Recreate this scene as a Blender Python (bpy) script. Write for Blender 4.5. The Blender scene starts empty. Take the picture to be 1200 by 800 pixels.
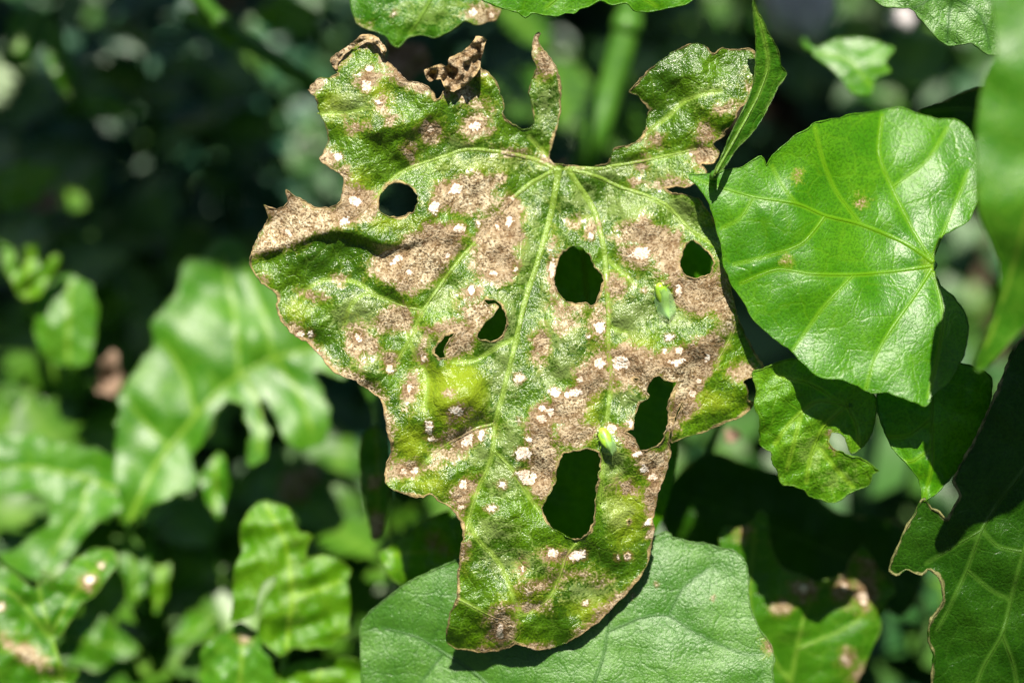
import bpy, math, random
import numpy as np
from mathutils import Vector, Matrix
from mathutils.geometry import delaunay_2d_cdt

SC = bpy.context.scene
COL = SC.collection
random.seed(7)
RNG = np.random.default_rng(7)

# ------------------------------------------------------------------ camera, sky, sun, exposure
PITCH = math.radians(57)          # camera looks this far below the horizon
FOCUS = 0.5                       # metres to the spotted leaf
FWD = np.array([0, math.cos(PITCH), -math.sin(PITCH)])
UP = np.array([0, math.sin(PITCH), math.cos(PITCH)])
RIGHT = np.array([1.0, 0, 0])
LEAF_POS = np.array([0, 0, 0.30])
CAM = LEAF_POS - FWD * FOCUS
cam_d = bpy.data.cameras.new('camera')
cam = bpy.data.objects.new('camera', cam_d)
COL.objects.link(cam)
cam.matrix_world = Matrix(((RIGHT[0], UP[0], -FWD[0], CAM[0]), (RIGHT[1], UP[1], -FWD[1], CAM[1]),
                           (RIGHT[2], UP[2], -FWD[2], CAM[2]), (0, 0, 0, 1)))
cam_d.sensor_width = 36
cam_d.lens = 60
cam_d.clip_start = 0.01
cam_d.clip_end = 200
cam_d.dof.use_dof = True
cam_d.dof.focus_distance = FOCUS
cam_d.dof.aperture_fstop = 2.8
cam_d.dof.aperture_blades = 7
SC.camera = cam

SUN_CAM = np.array([-0.03, 0.72, 0.69])      # towards the sun, in right / up / back terms
s = SUN_CAM[0] * RIGHT + SUN_CAM[1] * UP - SUN_CAM[2] * FWD
SUN = s / np.linalg.norm(s)
elev = math.asin(SUN[2])
azim = math.atan2(SUN[0], SUN[1])
w = bpy.data.worlds.new('World')
SC.world = w
w.use_nodes = True
nt = w.node_tree
sky = nt.nodes.new('ShaderNodeTexSky')
sky.sky_type = 'NISHITA'
sky.sun_disc = False
sky.sun_elevation = elev
sky.sun_rotation = azim
nt.links.new(sky.outputs[0], nt.nodes['Background'].inputs[0])
nt.nodes['Background'].inputs[1].default_value = 0.05
sun_d = bpy.data.lights.new('sun', 'SUN')
sun_d.energy = 5.0
sun_d.angle = math.radians(0.5)
sun_d.color = (1.0, 0.93, 0.80)
sun = bpy.data.objects.new('sun', sun_d)
COL.objects.link(sun)
sun.rotation_euler = Vector(SUN).to_track_quat('Z', 'Y').to_euler()
vs = SC.view_settings
vs.view_transform = 'Standard'
vs.look = 'None'
vs.gamma = 1
vs.use_curve_mapping = False
vs.exposure = 1.12

# ------------------------------------------------------------------ geometry helpers
U = 0.00025      # one photograph pixel at the focal plane, in metres
K = 0.6 / 1200   # sensor width / focal length per pixel


def P(x, y, z):
    """world points for photograph coordinates x, y and z units of U behind the focal plane"""
    x, y, z = np.broadcast_arrays(np.asarray(x, float), np.asarray(y, float), np.asarray(z, float))
    d = FOCUS + z * U
    a = (x - 600) * K * d
    b = -(y - 400) * K * d
    return CAM + a[..., None] * RIGHT + b[..., None] * UP + d[..., None] * FWD


def resample(pts, step, closed, smooth=True, jitter=0.0, rng=RNG):
    p = np.asarray(pts, float)
    n = len(p)
    out = []
    segs = n if closed else n - 1
    for i in range(segs):
        if closed:
            a, b, c, d = p[i - 1], p[i], p[(i + 1) % n], p[(i + 2) % n]
        else:
            a, b, c, d = p[max(i - 1, 0)], p[i], p[i + 1], p[min(i + 2, n - 1)]
        m = max(1, int(round(np.linalg.norm(c - b) / step)))
        t = (np.arange(m) / m)[:, None]
        if smooth:
            T = 0.42
            m1, m2 = (c - a) * T, (d - b) * T
            q = (2 * t**3 - 3 * t**2 + 1) * b + (t**3 - 2 * t**2 + t) * m1 + (-2 * t**3 + 3 * t**2) * c + (t**3 - t**2) * m2
        else:
            q = b + (c - b) * t
        out.append(q)
    if not closed:
        out.append(p[-1:])
    q = np.concatenate(out)
    if jitter:
        j = rng.normal(0, jitter, q.shape)
        j = (j + np.roll(j, 1, 0)) * 0.7
        q = q + j
    return q


def inside(pts, poly):
    o = np.argsort(pts[:, 1])
    x, y = pts[o, 0], pts[o, 1]
    r = np.zeros(len(pts), bool)
    q = np.roll(poly, -1, 0)
    for (x1, y1), (x2, y2) in zip(poly, q):
        if y1 == y2:
            continue
        a, b = np.searchsorted(y, (min(y1, y2), max(y1, y2)))
        if b > a:
            r[a:b] ^= x[a:b] < (x2 - x1) * (y[a:b] - y1) / (y2 - y1) + x1
    out = np.zeros(len(pts), bool)
    out[o] = r
    return out


def dist_line(pts, line, closed=False, cap=60.0):
    l = np.asarray(line, float)
    a = l if closed else l[:-1]
    b = np.roll(l, -1, 0) if closed else l[1:]
    o = np.argsort(pts[:, 0])
    sp = pts[o]
    sx = sp[:, 0]
    best = np.full(len(pts), cap * cap)
    for p, q in zip(a, b):
        d = q - p
        L = d @ d
        if L < 1e-12:
            continue
        i0, i1 = np.searchsorted(sx, (min(p[0], q[0]) - cap, max(p[0], q[0]) + cap))
        if i1 <= i0:
            continue
        y = sp[i0:i1, 1]
        k = i0 + np.nonzero((y > min(p[1], q[1]) - cap) & (y < max(p[1], q[1]) + cap))[0]
        if not len(k):
            continue
        w = sp[k] - p
        t = np.clip((w @ d) / L, 0, 1)
        e = w - t[:, None] * d
        best[k] = np.minimum(best[k], (e * e).sum(1))
    r = np.empty(len(pts))
    r[o] = np.sqrt(best)
    return r


def sdf_poly(pts, poly):
    poly = np.asarray(poly, float)
    d = dist_line(pts, poly, True)
    return np.where(inside(pts, poly), d, -d)


def sdf_ell(pts, e):
    cx, cy, rx, ry = e[:4]
    a = math.radians(e[4]) if len(e) > 4 else 0
    dx, dy = pts[:, 0] - cx, pts[:, 1] - cy
    u = (dx * math.cos(a) + dy * math.sin(a)) / rx
    v = (-dx * math.sin(a) + dy * math.cos(a)) / ry
    return (1 - np.sqrt(u * u + v * v)) * min(rx, ry)


def field(pts, ells=(), polys=(), strips=()):
    f = np.full(len(pts), -40.0)
    for e in ells:
        f = np.maximum(f, sdf_ell(pts, e))
    for p in polys:
        f = np.maximum(f, sdf_poly(pts, p))
    for line, wd in strips:
        f = np.maximum(f, wd - dist_line(pts, line))
    return f


def sines(x, y, seed, wl, n=6):
    r = np.random.default_rng(seed)
    o = np.zeros_like(x, dtype=float)
    for _ in range(n):
        a = r.uniform(0, 2 * math.pi)
        k = 2 * math.pi / (wl * r.uniform(0.7, 1.5))
        o += np.sin(k * (x * math.cos(a) + y * math.sin(a)) + r.uniform(0, 6.28))
    return o / math.sqrt(n)


def mesh_obj(name, verts, faces, mat, parent=None, origin=None, attrs=None, smooth=True):
    o3 = np.zeros(3) if origin is None else np.asarray(origin)
    v = np.asarray(verts, float) - o3
    me = bpy.data.meshes.new(name)
    me.from_pydata(v.tolist(), [], faces if isinstance(faces, list) else faces.tolist())
    if smooth:
        me.polygons.foreach_set('use_smooth', [True] * len(me.polygons))
    if attrs:
        for k, val in attrs.items():
            val = np.asarray(val, np.float32)
            if val.ndim == 1:
                at = me.attributes.new(k, 'FLOAT', 'POINT')
                at.data.foreach_set('value', val)
            else:
                at = me.attributes.new(k, 'FLOAT_VECTOR', 'POINT')
                at.data.foreach_set('vector', val.ravel())
    me.update()
    if mat:
        me.materials.append(mat)
    o = bpy.data.objects.new(name, me)
    COL.objects.link(o)
    if parent is not None:
        o.parent = parent
    else:
        o.location = o3
    return o


def tag(o, label=None, cat=None, group=None, kind=None):
    for k, v in (('label', label), ('category', cat), ('group', group), ('kind', kind)):
        if v:
            o[k] = v
    return o


def empty(name, loc):
    o = bpy.data.objects.new(name, None)
    o.empty_display_size = 0.01
    COL.objects.link(o)
    o.location = loc
    return o


def tube_geo(path, rad, nside=8, closed=False, flat=None):
    """sweep a circle along a 3-D path; flat = (unit direction, factor) squashes it along one direction"""
    p = np.asarray(path, float)
    n = len(p)
    r = np.broadcast_to(np.asarray(rad, float), (n,))
    t = (np.roll(p, -1, 0) - np.roll(p, 1, 0)) if closed else np.gradient(p, axis=0)
    t /= np.linalg.norm(t, axis=1)[:, None] + 1e-12
    ref = -FWD
    a = np.cross(t, ref)
    na = np.linalg.norm(a, axis=1)[:, None]
    a = np.where(na > 0.05, a / (na + 1e-9), np.cross(t, RIGHT))
    a /= np.linalg.norm(a, axis=1)[:, None] + 1e-9
    b = np.cross(a, t)
    ang = np.arange(nside) * 2 * math.pi / nside
    ring = a[:, None, :] * np.cos(ang)[None, :, None] + b[:, None, :] * np.sin(ang)[None, :, None] * (flat or 1)
    v = (p[:, None, :] + ring * r[:, None, None]).reshape(-1, 3)
    f = []
    for i in range(n if closed else n - 1):
        j = (i + 1) % n
        for k in range(nside):
            l = (k + 1) % nside
            f.append((i * nside + k, i * nside + l, j * nside + l, j * nside + k))
    if not closed:
        f.append(tuple(range(nside - 1, -1, -1)))
        f.append(tuple((n - 1) * nside + k for k in range(nside)))
    return v, f


def rep(a, n):
    return np.repeat(np.asarray(a), n, axis=0)


# ------------------------------------------------------------------ material helpers
class G:
    def __init__(self, name):
        self.m = bpy.data.materials.new(name)
        self.m.use_nodes = True
        self.t = self.m.node_tree
        self.t.nodes.clear()
        self.out = self.t.nodes.new('ShaderNodeOutputMaterial')

    def n(self, kind, **kw):
        o = self.t.nodes.new('ShaderNode' + kind)
        for k, v in kw.items():
            setattr(o, k, v)
        return o

    def put(self, sock, v):
        if isinstance(v, bpy.types.NodeSocket):
            self.t.links.new(v, sock)
        elif isinstance(v, (tuple, list)) and len(v) == 3 and sock.type == 'RGBA':
            sock.default_value = (*v, 1)
        else:
            sock.default_value = v

    def attr(self, name, vec=False):
        o = self.n('Attribute', attribute_name=name)
        return o.outputs['Vector' if vec else 'Fac']

    def math(self, op, a, b=0.0, c=None, clamp=False):
        o = self.n('Math', operation=op, use_clamp=clamp)
        self.put(o.inputs[0], a)
        self.put(o.inputs[1], b)
        if c is not None:
            self.put(o.inputs[2], c)
        return o.outputs[0]

    def noise(self, vec, scale, detail=2.0, rough=0.5):
        o = self.n('TexNoise')
        self.put(o.inputs['Vector'], vec)
        o.inputs['Scale'].default_value = scale
        o.inputs['Detail'].default_value = detail
        o.inputs['Roughness'].default_value = rough
        return o.outputs[0]

    def step(self, v, lo, hi, a=0.0, b=1.0):
        o = self.n('MapRange', interpolation_type='SMOOTHSTEP')
        self.put(o.inputs[0], v)
        for i, q in enumerate((lo, hi, a, b)):
            self.put(o.inputs[i + 1], q)
        return o.outputs[0]

    def mix(self, f, a, b):
        o = self.n('Mix', data_type='RGBA')
        self.put(o.inputs[0], f)
        self.put(o.inputs[6], a)
        self.put(o.inputs[7], b)
        return o.outputs[2]

    def edges(self, vec, scale):
        o = self.n('TexVoronoi', feature='DISTANCE_TO_EDGE')
        self.put(o.inputs['Vector'], vec)
        o.inputs['Scale'].default_value = scale
        return o.outputs['Distance']


def leaf_mat(name, g1, g2, vein=(0.25, 0.42, 0.05), rough=0.4, spec=0.5, trans=0.25, bump=1.0, cellw=0.35,
             grain=34.0, edgecol=(0.45, 0.33, 0.16), edgefac=0.5, palecol=(0.27, 0.37, 0.09), glow=(1.5, 1.6, 0.5), cells=3.2, crease=1.0, sick=True):
    g = G(name)
    lp = g.attr('lp', True)
    nlo = g.noise(lp, 1.7, 2, 0.55)
    nmid = g.noise(lp, 10, 2, 0.6)
    nhi = g.noise(lp, grain, 2, 0.7)
    vd = g.attr('vein')
    # warped cells for the net of small veins
    wv = g.n('VectorMath', operation='MULTIPLY_ADD')
    nz = g.n('TexNoise')
    g.put(nz.inputs['Vector'], lp)
    nz.inputs['Scale'].default_value = 4.5
    nz.inputs['Detail'].default_value = 2
    nbig = nz.outputs[0]
    g.put(wv.inputs[0], nz.outputs['Color'])
    wv.inputs[1].default_value = (0.16, 0.16, 0.16)
    g.put(wv.inputs[2], lp)
    e1 = g.edges(wv.outputs[0], cells)
    e2 = g.edges(wv.outputs[0], cells * 3.4)
    off = g.step(vd, 2.0, 7.0)
    c1 = g.math('MULTIPLY', g.step(e1, 0.0, 0.055, 1, 0), off)
    c2 = g.math('MULTIPLY', g.step(e2, 0.0, 0.11, 1, 0), off)
    col = g.mix(g.step(nlo, 0.3, 0.7), g1, g2)
    dark = tuple(q * 0.5 for q in g1)
    col = g.mix(g.step(nhi, 0.34, 0.60, 0.6, 0.0), col, dark)
    col = g.mix(g.math('MULTIPLY', c1, cellw), col, vein)
    col = g.mix(g.math('MULTIPLY', c2, cellw * 0.45), col, vein)
    hi0 = g.math('SUBTRACT', nhi, 0.5)
    fine = g.math('MULTIPLY_ADD', hi0, 34.0, g.math('MULTIPLY', g.math('SUBTRACT', nmid, 0.5), 26.0))
    big = g.math('MULTIPLY', g.math('SUBTRACT', nbig, 0.5), 18.0)
    dead = 0.0
    if sick:
        # yellowed tissue, pale stipple with silvery sheen painted in, dead tissue, bleached spots
        fy = g.step(g.math('ADD', g.attr('yellow'), g.math('ADD', big, g.math('MULTIPLY', fine, 0.6))), -10, 14)
        col = g.mix(g.math('MULTIPLY', fy, 0.72), col, (0.24, 0.32, 0.012))
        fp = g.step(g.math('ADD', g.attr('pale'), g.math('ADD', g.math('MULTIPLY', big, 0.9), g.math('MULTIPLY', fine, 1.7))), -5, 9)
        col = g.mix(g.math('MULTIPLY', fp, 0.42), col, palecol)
    fv = g.step(vd, 1.0, 4.5, 0.7, 0.0)
    col = g.mix(fv, col, vein)
    if sick:
        br = g.math('ADD', g.attr('brown'), g.math('ADD', g.math('MULTIPLY', big, 1.05), g.math('MULTIPLY', fine, 0.75)))
        halo = g.step(br, -10, -2)
        col = g.mix(g.math('MULTIPLY', halo, 0.35), col, (0.22, 0.27, 0.008))
        fb = g.step(br, -5.0, 2.5)
        tan = g.mix(g.step(nmid, 0.30, 0.68), (0.22, 0.15, 0.07), (0.51, 0.42, 0.27))
        tan = g.mix(g.step(nhi, 0.50, 0.37, 0.0, 0.9), tan, (0.065, 0.034, 0.014))
        tan = g.mix(g.step(nhi, 0.55, 0.68, 0.0, 0.85), tan, (0.71, 0.64, 0.49))
        dk = g.step(br, 0.0, 5.0, 0.5, 0.0)
        tan = g.mix(dk, tan, (0.10, 0.048, 0.014))
        # the dead tissue is darkest where it set in last
        old = g.step(g.math('ADD', nlo, g.math('MULTIPLY', hi0, 0.25)), 0.42, 0.60)
        tan = g.mix(g.math('MULTIPLY', old, 0.5), tan, (0.15, 0.085, 0.04))
        col = g.mix(fb, col, tan)
        wa = g.math('ADD', g.attr('white'), g.math('MULTIPLY', g.math('SUBTRACT', nmid, 0.5), 9.0))
        wf = g.step(g.math('ADD', wa, g.math('MULTIPLY', hi0, 6.0)), -0.5, 1.0)
        ring = g.step(g.math('ADD', wa, g.math('MULTIPLY', hi0, 12.0)), -4.0, -0.3)
        col = g.mix(g.math('MULTIPLY', ring, 0.55), col, (0.18, 0.095, 0.035))
        col = g.mix(wf, col, g.mix(g.step(nhi, 0.40, 0.56), (0.58, 0.44, 0.32), g.mix(g.step(nbig, 0.42, 0.6), (0.82, 0.77, 0.70), (0.70, 0.57, 0.45))))
        dead = g.math('MAXIMUM', fb, wf)
    ed = g.math('ADD', g.attr('edge'), g.math('MULTIPLY', g.math('ADD', big, 0.6), 0.85))
    fe = g.step(ed, 0.2, 2.6, edgefac, 0.0)
    col = g.mix(fe, col, g.mix(g.step(nmid, 0.35, 0.6), tuple(q * 0.35 for q in edgecol), edgecol))
    dead = g.math('MAXIMUM', dead, fe)
    p = g.n('BsdfPrincipled')
    g.put(p.inputs['Base Color'], col)
    rgh = g.math('ADD', rough, g.math('MULTIPLY', g.math('SUBTRACT', nlo, 0.5), 0.25))
    g.put(p.inputs['Roughness'], g.math('MAXIMUM', rgh, g.math('MULTIPLY', dead, 0.66)))
    g.put(p.inputs['Specular IOR Level'], g.math('MULTIPLY', g.math('SUBTRACT', 1.0, g.math('MULTIPLY', dead, 0.6)), spec))
    # relief: grain of the skin, sunk net of veins, rough dead tissue
    h = g.math('MULTIPLY', nhi, g.math('MULTIPLY_ADD', dead, 0.8, 0.95))
    h = g.math('SUBTRACT', h, g.math('MULTIPLY', c1, 0.5 * crease))
    h = g.math('SUBTRACT', h, g.math('MULTIPLY', c2, 0.3 * crease))
    h = g.math('ADD', h, g.math('MULTIPLY', nmid, 0.8))
    if sick:
        h = g.math('SUBTRACT', h, g.math('MULTIPLY', fb, 0.7))
    b = g.n('Bump')
    b.inputs['Strength'].default_value = 1.0
    b.inputs['Distance'].default_value = 0.00036 * bump
    g.put(b.inputs['Height'], h)
    g.put(p.inputs['Normal'], b.outputs[0])
    tr = g.n('BsdfTranslucent')
    sc = g.n('Mix', data_type='RGBA', blend_type='MULTIPLY')
    sc.inputs[0].default_value = 1
    g.put(sc.inputs[6], col)
    sc.inputs[7].default_value = (*glow, 1)
    g.put(tr.inputs[0], sc.outputs[2])
    mx = g.n('MixShader')
    g.put(mx.inputs[0], g.math('MULTIPLY', g.math('SUBTRACT', 1.0, g.math('MULTIPLY', dead, 0.6)), trans))
    g.put(mx.inputs[1], p.outputs[0])
    g.put(mx.inputs[2], tr.outputs[0])
    g.put(g.out.inputs[0], mx.outputs[0])
    return g.m


def plain_mat(name, c1, c2, scale=60, rough=0.6, spec=0.4, bump=0.0, coords='Object', trans=0.0):
    g = G(name)
    tc = g.n('TexCoord')
    nz = g.noise(tc.outputs[coords], scale, 5, 0.6)
    col = g.mix(g.step(nz, 0.3, 0.7), c1, c2)
    p = g.n('BsdfPrincipled')
    g.put(p.inputs['Base Color'], col)
    p.inputs['Roughness'].default_value = rough
    p.inputs['Specular IOR Level'].default_value = spec
    if bump:
        b = g.n('Bump')
        b.inputs['Distance'].default_value = bump
        g.put(b.inputs['Height'], nz)
        g.put(p.inputs['Normal'], b.outputs[0])
    last = p.outputs[0]
    if trans:
        tr = g.n('BsdfTranslucent')
        g.put(tr.inputs[0], col)
        mx = g.n('MixShader')
        mx.inputs[0].default_value = trans
        g.put(mx.inputs[1], last)
        g.put(mx.inputs[2], tr.outputs[0])
        last = mx.outputs[0]
    g.put(g.out.inputs[0], last)
    return g.m


M_MAIN = leaf_mat('spotted_leaf_skin', (0.032, 0.095, 0.001), (0.088, 0.198, 0.001), vein=(0.24, 0.37, 0.05), rough=0.28, spec=0.55,
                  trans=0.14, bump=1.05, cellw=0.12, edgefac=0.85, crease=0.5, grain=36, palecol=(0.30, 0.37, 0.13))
M_BRIGHT = leaf_mat('bright_leaf_skin', (0.042, 0.18, 0.001), (0.075, 0.25, 0.002), vein=(0.13, 0.31, 0.004), rough=0.37, spec=0.34,
                    trans=0.30, bump=0.32, cellw=0.2, edgefac=0.05, edgecol=(0.35, 0.42, 0.1), cells=2.4, crease=0.8)
M_MID = leaf_mat('mid_green_leaf_skin', (0.032, 0.14, 0.002), (0.06, 0.20, 0.003), vein=(0.17, 0.32, 0.03), rough=0.36, spec=0.4,
                 trans=0.22, bump=0.8, cellw=0.2, edgefac=0.15, edgecol=(0.4, 0.4, 0.15), crease=0.5)
M_GREY = leaf_mat('silvery_leaf_skin', (0.050, 0.17, 0.010), (0.08, 0.22, 0.016), vein=(0.028, 0.115, 0.006), rough=0.43, spec=0.85,
                  trans=0.15, bump=0.8, cellw=0.4, edgefac=0.1, edgecol=(0.3, 0.4, 0.2), crease=0.6, grain=44)
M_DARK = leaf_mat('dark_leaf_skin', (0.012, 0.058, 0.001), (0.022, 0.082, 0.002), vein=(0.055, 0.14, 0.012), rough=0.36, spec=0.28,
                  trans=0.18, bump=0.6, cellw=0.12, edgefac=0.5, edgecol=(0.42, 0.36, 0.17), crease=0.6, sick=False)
M_LIGHT = leaf_mat('pale_leaf_skin', (0.038, 0.165, 0.004), (0.07, 0.225, 0.008), vein=(0.20, 0.36, 0.03), rough=0.38, spec=0.4,
                   trans=0.25, bump=0.4, cellw=0.2, edgefac=0.05, edgecol=(0.3, 0.4, 0.1), crease=0.5)
M_LIME = leaf_mat('lime_leaf_skin', (0.062, 0.21, 0.002), (0.11, 0.28, 0.004), vein=(0.22, 0.40, 0.02), rough=0.36, spec=0.45,
                  trans=0.3, bump=0.9, cellw=0.2, edgefac=0.1, edgecol=(0.4, 0.45, 0.1), crease=0.5)
M_STEM = plain_mat('stem_skin', (0.03, 0.11, 0.006), (0.06, 0.17, 0.012), 200, 0.45)
M_SOIL = plain_mat('soil', (0.020, 0.014, 0.009), (0.06, 0.042, 0.028), 60, 0.95, 0.1, 0.004)
M_DRY = plain_mat('dry_leaf_skin', (0.12, 0.075, 0.05), (0.26, 0.18, 0.13), 180, 0.8, 0.2, 0.0006)
M_STONE = plain_mat('stone', (0.34, 0.31, 0.32), (0.52, 0.49, 0.50), 90, 0.8, 0.3, 0.001)

BLANK = ('brown', 'white', 'yellow', 'pale')


# ------------------------------------------------------------------ leaf builder
def build_leaf(name, label, outline, mat, zfun, veins=(), holes=(), step=5.0, fields=None, base=None, petiole=None,
               cat='leaf', group=None, margin=1.1, quilt=3.0, jitter=0.3, smooth=True, seed=0, part='blade', prad=5.0,
               veinw=2.6, rims=1.5, extra=None, seg=None):
    """a leaf thing: blade, margin, hole rims, veins and petiole; zfun(x, y) is the depth behind the focal plane in U"""
    fields = fields or {}
    rng = np.random.default_rng(seed + 11)
    seg = seg or min(step, 4.0)
    out = resample(outline, seg, True, smooth, jitter, rng)
    hol = [resample(h, min(seg, 2.2), True, True, jitter * 1.1, rng) for h in holes]
    vl = [resample([q[:2] for q in v], 4.0, False) for v in veins]

    def depth(pts):
        z = zfun(pts[:, 0], pts[:, 1])
        if quilt and vl:
            dv = np.min([dist_line(pts, v) for v in vl], axis=0)
            z = z - quilt * (1 - np.exp(-dv / 16.0))
        return z

    lo, hi = out.min(0), out.max(0)
    gx, gy = np.meshgrid(np.arange(lo[0], hi[0], step), np.arange(lo[1], hi[1], step))
    gx = gx + (np.arange(gx.shape[0]) % 2)[:, None] * step / 2
    grid = np.stack([gx.ravel(), gy.ravel()], 1) + rng.normal(0, step * 0.08, (gx.size, 2))
    ok = inside(grid, out)
    grid = grid[ok]
    d = dist_line(grid, out, True, 9.0)
    for h in hol:
        d = np.minimum(d, np.where(inside(grid, h), -1, dist_line(grid, h, True, 9.0)))
    grid = grid[d > step * 0.55]
    loops = [out] + hol
    pts, edges = [], []
    for l in loops:
        k = len(pts)
        pts += [tuple(q) for q in l]
        edges += [(k + i, k + (i + 1) % len(l)) for i in range(len(l))]
    pts += [tuple(q) for q in grid]
    r = delaunay_2d_cdt([Vector(q) for q in pts], edges, [], 0, 1e-4)
    v2 = np.array([tuple(q) for q in r[0]])
    f = np.array(r[2], int)
    c = v2[f].mean(1)
    keep = inside(c, out)
    for h in hol:
        keep &= ~inside(c, h)
    f = f[keep]
    used = np.unique(f)
    mp = np.full(len(v2), -1)
    mp[used] = np.arange(len(used))
    v2 = v2[used]
    f = mp[f]
    a = v2[f]
    area = np.cross(a[:, 1] - a[:, 0], a[:, 2] - a[:, 0])
    f[area > 0] = f[area > 0][:, ::-1]
    f = f[:, ::-1] if False else f

    def attrs(pts, rep_n=1, forced_edge=None):
        at = {'lp': np.concatenate([(pts + seed * 37.0) / 100, np.full((len(pts), 1), seed * 0.37)], 1)}
        for k in BLANK:
            at[k] = fields[k](pts) if k in fields else np.full(len(pts), -40.0)
        at['vein'] = np.min([dist_line(pts, v) for v in vl], axis=0) if vl else np.full(len(pts), 60.0)
        if forced_edge is None:
            e = dist_line(pts, out, True, 9.0)
            for h in hol:
                e = np.minimum(e, dist_line(pts, h, True, 9.0))
            at['edge'] = e
        else:
            at['edge'] = np.full(len(pts), forced_edge)
        if rep_n > 1:
            at = {k: rep(q, rep_n) for k, q in at.items()}
            at['lp'][:, 2] += np.tile(np.cos(np.arange(rep_n) * 2 * math.pi / rep_n), len(pts)) * 0.05
        return at

    base = base or (veins[0][0][:2] if veins else tuple(out.mean(0)))
    b2 = np.array([base], float)
    root_p = P(b2[:, 0], b2[:, 1], depth(b2))[0]
    root = empty(name, root_p)
    tag(root, label, cat, group)
    blade = mesh_obj(part, P(v2[:, 0], v2[:, 1], depth(v2)), f, mat, root, root_p, attrs(v2))
    if margin:
        rad = margin * U * (1 + 0.35 * sines(out[:, 0], out[:, 1], seed, 12))
        v, ff = tube_geo(P(out[:, 0], out[:, 1], depth(out)), np.clip(rad, margin * U * .4, None), 5, True)
        mesh_obj('margin', v, ff, mat, blade, root_p, attrs(out, 5))
    for h in hol:
        if rims:
            rad = rims * U * (1 + 0.35 * sines(h[:, 0], h[:, 1], seed + 3, 9))
            v, ff = tube_geo(P(h[:, 0], h[:, 1], depth(h)), np.clip(rad, rims * U * .4, None), 5, True)
            mesh_obj('hole_rim', v, ff, mat, blade, root_p, attrs(h, 5, 0.0))
    for i, q in enumerate(vl):
        if not len(veins[i]):
            continue
        w0 = veins[i][0][2] if len(veins[i][0]) > 2 else veinw
        w1 = veins[i][-1][2] if len(veins[i][-1]) > 2 else w0 * 0.3
        t = np.linspace(0, 1, len(q))
        rad = 0.98 * (w0 + (w1 - w0) * t) * U * (1 + 0.08 * sines(q[:, 0], q[:, 1], seed, 20))
        z = depth(q) - 0.1 * (w0 + (w1 - w0) * t)
        v, ff = tube_geo(P(q[:, 0], q[:, 1], z), rad, 8, False, 0.42)
        mesh_obj('vein', v, ff, mat, blade, root_p, attrs(q, 8))
    if petiole:
        pp = [(base[0], base[1], float(depth(b2)[0]) + prad * 0.8)] + list(petiole)
        q = resample(pp, 25, False)
        v, ff = tube_geo(P(q[:, 0], q[:, 1], q[:, 2]), prad * U * np.linspace(1, 1.25, len(q)), 10)
        mesh_obj('petiole', v, ff, M_STEM, root, root_p)
    return root, root_p, depth, attrs


def sheet(z0, gx=0.0, gy=0.0, c=(600, 400), dome=0.0, rad=100.0, rip=0.0, wl=60.0, seed=1, fold=None):
    """a tilted, domed, rippled surface; fold = (point, point, slope on either side)"""
    def fn(x, y):
        z = z0 + gx * (x - c[0]) + gy * (y - c[1]) + dome * ((x - c[0]) ** 2 + (y - c[1]) ** 2) / rad**2
        if rip:
            z = z + rip * sines(x, y, seed, wl) + rip * 0.3 * sines(x, y, seed + 5, wl * 0.35)
        if fold:
            (x1, y1), (x2, y2), k = fold
            L = math.hypot(x2 - x1, y2 - y1)
            z = z + k * np.abs(((x - x1) * (y2 - y1) - (y - y1) * (x2 - x1)) / L)
        return z
    return fn


# ------------------------------------------------------------------ ground
def ground():
    n = 90
    xs = np.concatenate([[-30, -8, -3], np.linspace(-1.2, 1.2, n), [3, 8, 30]])
    ys = np.concatenate([[-30, -8, -2], np.linspace(-1.0, 1.8, n), [3, 8, 60]])
    X, Y = np.meshgrid(xs, ys)
    Z = 0.012 * sines(X, Y, 3, 0.35) + 0.005 * sines(X, Y, 4, 0.09)
    v = np.stack([X.ravel(), Y.ravel(), Z.ravel()], 1)
    k = len(xs)
    f = [(j * k + i, j * k + i + 1, (j + 1) * k + i + 1, (j + 1) * k + i) for j in range(len(ys) - 1) for i in range(k - 1)]
    tag(mesh_obj('ground', v, f, M_SOIL), kind='structure', label='dark brown soil beneath the plants')


ground()

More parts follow.
